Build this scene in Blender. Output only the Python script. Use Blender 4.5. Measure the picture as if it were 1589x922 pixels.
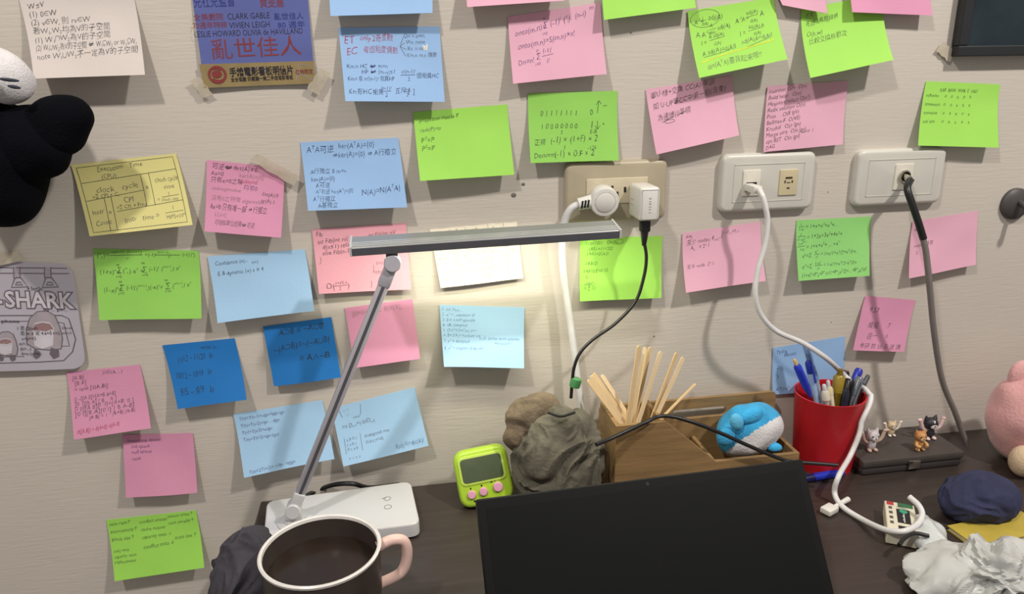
import bpy, bmesh, math, random
from mathutils import Vector, Matrix, Euler, noise

random.seed(7)
for o in list(bpy.data.objects):
    bpy.data.objects.remove(o)
scene = bpy.context.scene
COL = scene.collection
R = math.radians

# ------------------------------------------------------------------ camera
W, H, F = 1589.0, 922.0, 1150.0
CAM_LOC = Vector((-0.129, -0.820, 0.4894))
cam = bpy.data.cameras.new('camera')
cam.sensor_width = 36.0
cam.lens = 36.0 * F / W
cam.clip_start = 0.01
cam_ob = bpy.data.objects.new('camera', cam)
COL.objects.link(cam_ob)
CAM_ROT = Matrix.Rotation(R(-9), 3, 'Z') @ Matrix.Rotation(R(90 - 17), 3, 'X') @ Matrix.Rotation(R(-1), 3, 'Z')
cam_ob.location = CAM_LOC
cam_ob.rotation_euler = CAM_ROT.to_euler()
scene.camera = cam_ob

# ------------------------------------------------------------------ light
world = bpy.data.worlds.new('world')
scene.world = world
world.use_nodes = True
bg = world.node_tree.nodes['Background']
bg.inputs['Color'].default_value = (1.0, 0.93, 0.87, 1)
bg.inputs['Strength'].default_value = 0.30


def area_light(name, loc, target, size, power, color):
    l = bpy.data.lights.new(name, 'AREA')
    l.shape = 'DISK'
    l.size = size
    l.energy = power
    l.color = color
    o = bpy.data.objects.new(name, l)
    COL.objects.link(o)
    o.location = loc
    o.rotation_euler = (Vector(target) - Vector(loc)).to_track_quat('-Z', 'Y').to_euler()
    return o


area_light('ceiling_lamp_light', (0.98, -1.05, 1.78), (0, 0, 0.25), 0.10, 25.5, (1.0, 0.93, 0.86))
area_light('ceiling_lamp_light', (-0.74, -1.05, 1.78), (0, 0, 0.25), 0.10, 16.5, (1.0, 0.93, 0.86))

scene.view_settings.view_transform = 'Standard'
scene.view_settings.look = 'None'
scene.view_settings.gamma = 1.0
scene.view_settings.use_curve_mapping = False
scene.view_settings.exposure = 0.0


# ------------------------------------------------------------------ helpers
def ray(x, y):
    return CAM_ROT @ Vector(((x - W / 2) / F, -(y - H / 2) / F, -1.0))


def PY(x, y, d=0.0):
    """point of the plane d metres in front of the wall"""
    r = ray(x, y)
    return CAM_LOC + r * ((-d - CAM_LOC.y) / r.y)


def PZ(x, y, z=0.0):
    """point of the level plane z metres above the desk top"""
    r = ray(x, y)
    return CAM_LOC + r * ((z - CAM_LOC.z) / r.z)


def lin(c):
    return tuple(((v / 255) / 12.92 if v / 255 <= 0.04045 else ((v / 255 + 0.055) / 1.055) ** 2.4) for v in c)


MATS = {}


def mat(name, rgb, rough=0.55, metal=0.0, var=0.06, scale=60.0, bump=0.0, bscale=400.0, stretch=None,
        coat=0.0, sheen=0.0, transmission=0.0, alpha=1.0, subsurf=0.0, emit=0.0, spec=0.5):
    if name in MATS:
        return MATS[name]
    m = bpy.data.materials.new(name)
    m.use_nodes = True
    nt = m.node_tree
    b = nt.nodes['Principled BSDF']
    c = lin(rgb)
    tc = nt.nodes.new('ShaderNodeTexCoord')
    mp = nt.nodes.new('ShaderNodeMapping')
    if stretch:
        mp.inputs['Scale'].default_value = stretch
    nt.links.new(tc.outputs['Object'], mp.inputs['Vector'])
    n = nt.nodes.new('ShaderNodeTexNoise')
    n.inputs['Scale'].default_value = scale
    n.inputs['Detail'].default_value = 4
    nt.links.new(mp.outputs['Vector'], n.inputs['Vector'])
    rp = nt.nodes.new('ShaderNodeValToRGB')
    rp.color_ramp.elements[0].position = 0.3
    rp.color_ramp.elements[1].position = 0.7
    rp.color_ramp.elements[0].color = tuple(v * (1 - var) for v in c) + (1,)
    rp.color_ramp.elements[1].color = tuple(min(1, v * (1 + var)) for v in c) + (1,)
    nt.links.new(n.outputs['Fac'], rp.inputs['Fac'])
    nt.links.new(rp.outputs['Color'], b.inputs['Base Color'])
    b.inputs['Roughness'].default_value = rough
    b.inputs['Metallic'].default_value = metal
    b.inputs['Coat Weight'].default_value = coat
    b.inputs['Sheen Weight'].default_value = sheen
    b.inputs['Transmission Weight'].default_value = transmission
    b.inputs['Alpha'].default_value = alpha
    b.inputs['Specular IOR Level'].default_value = spec
    b.inputs['Subsurface Weight'].default_value = subsurf
    if emit:
        b.inputs['Emission Color'].default_value = c + (1,)
        b.inputs['Emission Strength'].default_value = emit
    if bump:
        n2 = nt.nodes.new('ShaderNodeTexNoise')
        n2.inputs['Scale'].default_value = bscale
        n2.inputs['Detail'].default_value = 3
        nt.links.new(mp.outputs['Vector'], n2.inputs['Vector'])
        bp = nt.nodes.new('ShaderNodeBump')
        bp.inputs['Strength'].default_value = bump
        bp.inputs['Distance'].default_value = 0.002
        nt.links.new(n2.outputs['Fac'], bp.inputs['Height'])
        nt.links.new(bp.outputs['Normal'], b.inputs['Normal'])
    MATS[name] = m
    return m


def link(name, me, material, parent=None, smooth=False):
    if isinstance(me, bmesh.types.BMesh):
        d = bpy.data.meshes.new(name)
        bmesh.ops.recalc_face_normals(me, faces=me.faces)
        me.to_mesh(d)
        me.free()
        me = d
    if material and not me.materials:
        me.materials.append(material)
    if smooth:
        for p in me.polygons:
            p.use_smooth = True
        me.set_sharp_from_angle(angle=R(42))
    o = bpy.data.objects.new(name, me)
    COL.objects.link(o)
    if parent is not None:
        adopt(o, parent)
    return o


def world_of(o):
    m = o.matrix_basis.copy()
    if o.parent:
        m = world_of(o.parent) @ o.matrix_parent_inverse @ m
    return m


def adopt(o, parent):
    """parent a world-space mesh without moving it"""
    o.parent = parent
    o.matrix_parent_inverse = world_of(parent).inverted()


def tag(o, label, cat, group=None, kind=None):
    o['label'] = label
    o['category'] = cat
    if group:
        o['group'] = group
    if kind:
        o['kind'] = kind
    return o


def thing(name, loc, label, cat, group=None):
    o = bpy.data.objects.new(name, None)
    o.empty_display_size = 0.02
    COL.objects.link(o)
    o.location = loc
    return tag(o, label, cat, group)


def structure(o):
    o['kind'] = 'structure'
    return o


def bm_box(lo, hi, bevel=0.0, seg=2, bm=None, mtx=None):
    b = bmesh.new()
    lo, hi = Vector(lo), Vector(hi)
    bmesh.ops.create_cube(b, size=1.0, matrix=Matrix.Translation((lo + hi) / 2) @ Matrix.Diagonal((*(hi - lo), 1)))
    if bevel:
        bmesh.ops.bevel(b, geom=b.edges[:], offset=bevel, segments=seg, profile=0.5, affect='EDGES')
    if mtx is not None:
        b.transform(mtx)
    if bm is not None:
        d = bpy.data.meshes.new('tmp')
        b.to_mesh(d)
        b.free()
        bm.from_mesh(d)
        bpy.data.meshes.remove(d)
        return bm
    return b


def bm_prism(pts, direction, bevel=0.0):
    """closed outline (3D points in one plane) extruded along direction"""
    b = bmesh.new()
    vs = [b.verts.new(p) for p in pts]
    f = b.faces.new(vs)
    r = bmesh.ops.extrude_face_region(b, geom=[f])
    nv = [g for g in r['geom'] if isinstance(g, bmesh.types.BMVert)]
    bmesh.ops.translate(b, vec=direction, verts=nv)
    if bevel:
        bmesh.ops.recalc_face_normals(b, faces=b.faces)
        bmesh.ops.bevel(b, geom=b.edges[:], offset=bevel, segments=2, profile=0.5, affect='EDGES')
    return b


def bm_lathe(profile, seg=40, mtx=None, cap=True):
    b = bmesh.new()
    rings = []
    for r, z in profile:
        rings.append([b.verts.new((r * math.cos(2 * math.pi * i / seg), r * math.sin(2 * math.pi * i / seg), z)) for i in range(seg)])
    for a, c in zip(rings, rings[1:]):
        for i in range(seg):
            j = (i + 1) % seg
            b.faces.new((a[i], a[j], c[j], c[i]))
    if cap:
        b.faces.new(rings[0][::-1])
        b.faces.new(rings[-1])
    if mtx is not None:
        b.transform(mtx)
    return b


def spline(pts, n=8):
    pts = [Vector(p) for p in pts]
    ext = [pts[0] * 2 - pts[1]] + pts + [pts[-1] * 2 - pts[-2]]
    out = []
    for i in range(1, len(ext) - 2):
        p0, p1, p2, p3 = ext[i - 1:i + 3]
        for k in range(n):
            t = k / n
            out.append(0.5 * ((2 * p1) + (p2 - p0) * t + (2 * p0 - 5 * p1 + 4 * p2 - p3) * t * t + (3 * p1 - p0 - 3 * p2 + p3) * t ** 3))
    out.append(pts[-1])
    return out


def bm_tube(pts, rad, seg=10, n=8, smooth=True, radii=None):
    path = spline(pts, n) if smooth else [Vector(p) for p in pts]
    b = bmesh.new()
    rings = []
    up = None
    for i, p in enumerate(path):
        t = (path[min(i + 1, len(path) - 1)] - path[max(i - 1, 0)]).normalized()
        if up is None:
            up = t.orthogonal().normalized()
        up = (up - t * up.dot(t)).normalized()
        side = t.cross(up)
        r = radii(i / (len(path) - 1)) if radii else rad
        rings.append([b.verts.new(p + (up * math.cos(2 * math.pi * k / seg) + side * math.sin(2 * math.pi * k / seg)) * r) for k in range(seg)])
    for a, c in zip(rings, rings[1:]):
        for k in range(seg):
            b.faces.new((a[k], a[(k + 1) % seg], c[(k + 1) % seg], c[k]))
    b.faces.new(rings[0][::-1])
    b.faces.new(rings[-1])
    return b


def frame(z, x_hint=(1, 0, 0)):
    """rotation whose local Z is z"""
    z = Vector(z).normalized()
    x = Vector(x_hint)
    x = (x - z * x.dot(z)).normalized()
    y = z.cross(x)
    return Matrix((x, y, z)).transposed().to_4x4()


def bm_ball(center, radii, rot=None, lump=0.0, lscale=20.0, sub=4, seed=0.0):
    b = bmesh.new()
    bmesh.ops.create_icosphere(b, subdivisions=sub, radius=1.0)
    m = Matrix.Diagonal((*radii, 1))
    if rot is not None:
        m = rot.to_4x4() @ m
    b.transform(Matrix.Translation(center) @ m)
    if lump:
        c = Vector(center)
        for v in b.verts:
            d = (v.co - c).normalized()
            v.co += d * lump * noise.noise((v.co + Vector((seed, seed, seed))) * lscale)
    return b


def join(*bms):
    out = bmesh.new()
    for b in bms:
        d = bpy.data.meshes.new('tmp')
        b.to_mesh(d)
        b.free()
        out.from_mesh(d)
        bpy.data.meshes.remove(d)
    return out


def folds(b, c, amp, seed, ymin=.003):
    """cloth or film creases: ridged noise pushed along the radius, flattened where it meets desk and wall"""
    c = Vector(c)
    for v in b.verts:
        p = v.co * 24 + Vector((seed, seed * 2, 0))
        q = p + Vector((noise.noise(p * .7), noise.noise(p * .7 + Vector((9, 0, 0))), noise.noise(p * .7 + Vector((0, 9, 0))))) * 1.6
        r = 1 - abs(noise.noise(q)) * 2.2
        r += .45 * (1 - abs(noise.noise(q * 2.3)) * 2.2)
        v.co += (v.co - c).normalized() * amp * (r - .5)
        v.co.z = max(v.co.z, .0006)
        v.co.y = min(v.co.y, -ymin)


# ------------------------------------------------------------------ setting
def wall_material():
    m = mat('wall_paint', (204, 197, 187), rough=0.62, var=0.03, scale=5.0)
    nt = m.node_tree
    b = nt.nodes['Principled BSDF']
    tc = nt.nodes['Texture Coordinate']
    mp = nt.nodes.new('ShaderNodeMapping')
    mp.inputs['Scale'].default_value = (14, 1, 150)
    mp.inputs['Rotation'].default_value = (0, R(2), 0)
    n = nt.nodes.new('ShaderNodeTexNoise')
    n.inputs['Scale'].default_value = 2.2
    n.inputs['Detail'].default_value = 5
    n.inputs['Roughness'].default_value = 0.6
    nt.links.new(tc.outputs['Object'], mp.inputs['Vector'])
    nt.links.new(mp.outputs['Vector'], n.inputs['Vector'])
    n2 = nt.nodes.new('ShaderNodeTexNoise')
    n2.inputs['Scale'].default_value = 14
    nt.links.new(tc.outputs['Object'], n2.inputs['Vector'])
    mx = nt.nodes.new('ShaderNodeMath')
    mx.operation = 'MULTIPLY'
    nt.links.new(n.outputs['Fac'], mx.inputs[0])
    nt.links.new(n2.outputs['Fac'], mx.inputs[1])
    bp = nt.nodes.new('ShaderNodeBump')
    bp.inputs['Strength'].default_value = 0.6
    bp.inputs['Distance'].default_value = 0.0012
    nt.links.new(mx.outputs['Value'], bp.inputs['Height'])
    nt.links.new(bp.outputs['Normal'], b.inputs['Normal'])
    return m


wall = structure(link('wall_back', bm_box((-1.6, 0, -0.75), (1.8, 0.08, 1.95)), wall_material()))
wall['label'] = 'cream painted wall with horizontal brush marks behind the notes'
floor = structure(link('floor', bm_box((-1.6, -1.9, -0.79), (1.8, 0.0, -0.75)), mat('floor_tile', (120, 112, 102), rough=0.5)))
floor['label'] = 'plain floor under the desk'
for (px, py, r) in ((797, 303, .0032), (812, 286, .0023), (979, 51, .001), (1285, 340 - 42, .0008), (1290, 500, .0008), (1015, 522, .0012)):
    p = PY(px, py)
    s = link('stain', bm_ball((p.x, -0.0001, p.z), (r, .0004, r * .85), sub=2), mat('stain_grey', (112, 110, 104)), wall, True)

DESK_L = PZ(398, 800, 0).x
desk = thing('desk', (0.3, -0.3, -0.75), 'dark brown desk top standing against the wall', 'desk')
dm = mat('dark_desk_wood', (58, 50, 46), rough=0.38, var=0.18, scale=9, stretch=(1, 14, 14))
link('desk_top', bm_box((DESK_L, -0.62, -0.026), (1.0, -0.001, 0.0), 0.002), dm, desk)
for lx in (DESK_L + 0.04, 0.95):
    for ly in (-0.58, -0.05):
        link('leg', bm_box((lx - .022, ly - .022, -0.75), (lx + .022, ly + .022, -0.026), .002), dm, desk)

# ------------------------------------------------------------------ lettering: every string becomes a mesh once
TEXT = {}
TEXT_REQ = []
SUP = dict(zip('⁰¹²³⁴⁵⁶⁷⁸⁹⁺⁻ⁿⁱᵀᴴʳʰˣᵐ', '0123456789+-niTHrhxm'))
SUB = dict(zip('₀₁₂₃₄₅₆₇₈₉₊₋ₙᵢᵣ', '0123456789+-nir'))


def runs(s):
    """split a string into (text, level) runs; level +1 raised, -1 lowered"""
    out = []
    for ch in s:
        lv, c = (1, SUP[ch]) if ch in SUP else ((-1, SUB[ch]) if ch in SUB else (0, ch))
        if out and out[-1][1] == lv:
            out[-1][0] += c
        else:
            out.append([c, lv])
    return out


def want(s, bold=0.0):
    if (s, bold) not in TEXT_REQ:
        TEXT_REQ.append((s, bold))


def build_text():
    tmp = []
    seen = set()
    for (s, bold) in TEXT_REQ:
        for (t, lv) in runs(s):
            if (t, bold) in seen:
                continue
            seen.add((t, bold))
            c = bpy.data.curves.new('t', 'FONT')
            c.body = t
            c.size = 1.0
            c.resolution_u = 2
            c.offset = bold
            o = bpy.data.objects.new('t', c)
            COL.objects.link(o)
            tmp.append(((t, bold), o, c))
    dg = bpy.context.evaluated_depsgraph_get()
    dg.update()
    raw = {}
    for k, o, c in tmp:
        me = bpy.data.meshes.new_from_object(o.evaluated_get(dg))
        vs = [(v.co.x, v.co.y) for v in me.vertices]
        fs = [tuple(p.vertices) for p in me.polygons]
        w = max([v[0] for v in vs] or [0.2])
        lead = len(k[0]) - len(k[0].rstrip())
        raw[k] = (vs, fs, w + 0.22 * lead)
        bpy.data.meshes.remove(me)
    for k, o, c in tmp:
        bpy.data.objects.remove(o)
        bpy.data.curves.remove(c)
    for (s, bold) in TEXT_REQ:
        V, Fc, x = [], [], 0.0
        for (t, lv) in runs(s):
            vs, fs, w = raw[(t, bold)]
            k = 0.62 if lv else 1.0
            dy = 0.42 if lv > 0 else (-0.16 if lv < 0 else 0.0)
            n0 = len(V)
            V += [(x + a * k, b * k + dy) for a, b in vs]
            Fc += [tuple(i + n0 for i in f) for f in fs]
            x += w * k + 0.05
        TEXT[(s, bold)] = (V, Fc, max(x - 0.05, 0.1))


INK = {
    'k': ((52, 54, 58), 'ink_black'), 'p': ((88, 84, 92), 'pencil_grey'), 'r': ((176, 44, 84), 'ink_red'),
    'n': ((38, 48, 96), 'ink_navy'), 'f': ((150, 120, 130), 'ink_faded'), 'y': ((196, 214, 44), 'highlighter_yellow'),
    'w': ((232, 232, 226), 'correction_white'), 'v': ((84, 62, 120), 'ink_violet'), 'b': ((92, 116, 158), 'ink_blue'),
    'P': ((60, 110, 40), 'ink_pale_green'), 'R': ((132, 50, 52), 'print_red'), 'B': ((40, 52, 132), 'print_blue'),
    'D': ((30, 28, 40), 'print_black'), 'G': ((108, 100, 108), 'print_grey'), 'L': ((205, 200, 210), 'print_light'),
    'S': ((168, 158, 166), 'print_mid'), 'O': ((144, 126, 84), 'print_ochre'), 'T': ((60, 150, 120), 'print_green'),
    't': ((136, 130, 108), 'pencil_olive'), 'M': ((150, 120, 122), 'print_mauve'),
}


class Sheet:
    """a sheet of paper given by its four corners, top edge stuck to the wall, lower edge standing off it"""

    def __init__(self, c, lift, top=0.0006, curl=0.0, power=1.6, bow=0.0, liftr=None, seed=0):
        liftr = lift if liftr is None else liftr
        self.tl, self.tr = PY(*c[0], top), PY(*c[1], top)
        self.br, self.bl = PY(*c[2], top + liftr), PY(*c[3], top + lift)
        self.w = ((self.tr - self.tl).length + (self.br - self.bl).length) / 2
        self.h = ((self.bl - self.tl).length + (self.br - self.tr).length) / 2
        self.curl, self.power, self.bow, self.top, self.seed = curl, power, bow, top, seed

    def at(self, u, v, off=0.0):
        p = self.tl.lerp(self.tr, u).lerp(self.bl.lerp(self.br, u), v)
        full = -(p.y + self.top)
        vv = max(v, 0.0)
        p.y = -self.top - full * (vv ** (self.power - 1) if vv > 0 else 0)
        p.y -= self.curl * (2 * u - 1) ** 2 * vv + self.bow * math.sin(math.pi * min(1, vv))
        p.y -= 0.0009 * math.sin(u * 5 + self.seed) * math.sin(vv * 4 + self.seed * 2) * min(1, vv * 3)
        p.y = min(p.y, -0.0003)
        p.y -= off
        return p

    def mesh(self, nu=14, nv=12, thick=0.00025, rad=0.0, tear=0.0):
        b = bmesh.new()
        def u_range(v):
            y = v * self.h
            d = 0.0
            if rad:
                e = min(y, self.h - y)
                if e < rad:
                    d = rad - math.sqrt(max(0, rad * rad - (rad - e) ** 2))
            return d / self.w
        front, back = [], []
        vs = [j / nv for j in range(nv + 1)]
        if rad:
            vs = sorted(set(vs + [rad / self.h * k for k in (.02, .08, .2, .4, .7)] + [1 - rad / self.h * k for k in (.02, .08, .2, .4, .7)]))
        for v in vs:
            d = u_range(v)
            ro, rb = [], []
            for i in range(nu + 1):
                u = d + (1 - 2 * d) * i / nu
                vv = v
                if tear and v == 0:
                    vv = tear * noise.noise((u * 9, self.seed, 0))
                ro.append(b.verts.new(self.at(u, vv, thick)))
                rb.append(b.verts.new(self.at(u, vv, 0)))
            front.append(ro)
            back.append(rb)
        for j in range(len(vs) - 1):
            for i in range(nu):
                b.faces.new((front[j][i], front[j + 1][i], front[j + 1][i + 1], front[j][i + 1]))
                b.faces.new((back[j][i], back[j][i + 1], back[j + 1][i + 1], back[j + 1][i]))
        for j in range(len(vs) - 1):
            b.faces.new((front[j][0], back[j][0], back[j + 1][0], front[j + 1][0]))
            b.faces.new((front[j][nu], front[j + 1][nu], back[j + 1][nu], back[j][nu]))
        for i in range(nu):
            b.faces.new((front[0][i], front[0][i + 1], back[0][i + 1], back[0][i]))
            b.faces.new((front[-1][i], back[-1][i], back[-1][i + 1], front[-1][i + 1]))
        return b

    # marks: ('t', u, v, size, string, ink, slope[, bold, width])  v is the baseline, size a fraction of the height
    #        ('l', [(u, v)...], ink, width_mm)
    def marks(self, items, parent, hand=True):
        by_ink = {}
        rnd = random.Random(self.seed * 31 + 5)
        for it in items:
            if it[0] == 't':
                _, u, v, size, s, ink, slope = it[:7]
                bold = it[7] if len(it) > 7 else (-0.014 if hand else 0.0)
                width = it[8] if len(it) > 8 else None
                lift = it[9] if len(it) > 9 else 0
                vs, fs, tw = TEXT[(s, bold)]
                k = size * self.h
                sx = (width * self.w / tw) if width else k * 0.86
                if hand:
                    sx = min(sx, max(0.12, 0.955 - u) * self.w / tw)
                ph = rnd.random() * 50
                b = by_ink.setdefault(ink, bmesh.new())
                new = []
                for (x, y) in vs:
                    X, Y = x * sx, y * k
                    if hand:
                        X += 0.12 * Y + 0.10 * k * noise.noise((X / k * 1.3 + ph, Y / k * 1.5, 1.0))
                        Y += 0.16 * k * noise.noise((X / k * 1.1, ph, 4.0)) + 0.07 * k * noise.noise((X / k * 4, Y / k * 3, ph))
                    Y += slope * X
                    new.append(b.verts.new(self.at(u + X / self.w, v - Y / self.h, 0.00025 + 0.00022 + lift * 0.00012)))
                for f in fs:
                    try:
                        b.faces.new([new[i] for i in f])
                    except ValueError:
                        pass
            elif it[0] in 'lf':
                _, pts, ink, wd = it[:4]
                lift = it[4] if len(it) > 4 else 0
                b = by_ink.setdefault(ink, bmesh.new())
                off = 0.00045 + lift * 0.00012
                if it[0] == 'f':
                    # filled outline, cut into a grid of rows so that it follows the paper
                    vs = [b.verts.new(self.at(p[0], p[1], off)) for p in pts]
                    f = b.faces.new(vs)
                    bmesh.ops.triangulate(b, faces=[f])
                    continue
                fine = []
                for (a, c) in zip(pts, pts[1:]):
                    n = max(1, int(max(abs(a[0] - c[0]), abs(a[1] - c[1])) * 10))
                    for q in range(n):
                        fine.append((a[0] + (c[0] - a[0]) * q / n, a[1] + (c[1] - a[1]) * q / n))
                fine.append(pts[-1])
                hw = wd / 2000
                prev = None
                for i, p in enumerate(fine):
                    a, c = fine[max(0, i - 1)], fine[min(len(fine) - 1, i + 1)]
                    dx, dy = (c[0] - a[0]) * self.w, (c[1] - a[1]) * self.h
                    L = math.hypot(dx, dy) or 1
                    nx, ny = -dy / L * hw / self.w, dx / L * hw / self.h
                    cur = (b.verts.new(self.at(p[0] + nx, p[1] + ny, off)), b.verts.new(self.at(p[0] - nx, p[1] - ny, off)))
                    if prev:
                        b.faces.new((prev[0], prev[1], cur[1], cur[0]))
                    prev = cur
        for ink, b in by_ink.items():
            rgb, nm = INK[ink]
            w_ = link('writing' if hand else 'print', b, mat(nm, rgb, rough=0.6, var=0.1), parent)
            w_['kind'] = 'stuff'


def arc(cx, cy, rx, ry, a0=0, a1=360, n=24):
    return [(cx + rx * math.cos(R(a0 + (a1 - a0) * i / n)), cy + ry * math.sin(R(a0 + (a1 - a0) * i / n))) for i in range(n + 1)]


PAPER = {
    'green': (160, 222, 92), 'green2': (146, 208, 92), 'mint': (142, 210, 118), 'pink': (226, 172, 194), 'rose': (216, 148, 180),
    'blue': (150, 188, 232), 'sky': (164, 204, 238), 'deep': (22, 114, 190), 'yellow': (222, 215, 142), 'white': (210, 201, 196),
    'cream': (240, 232, 214), 'salmon': (238, 172, 186), 'lavender': (182, 178, 190),
}

# ------------------------------------------------------------------ sticky notes
# corners TL, TR, BR, BL of every note, its paper, how far the lower edge stands off, its writing
def T(u, v, size, s, ink='k', slope=0.0, width=None):
    return ('t', u, v, size, s, ink, slope, -0.014, width)


def lines(u, v0, dv, size, rows, ink='k', slope=0.0, du=0.0):
    return [T(u + du * i, v0 + dv * i, size, s, ink, slope) for i, s in enumerate(rows) if s]


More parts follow.
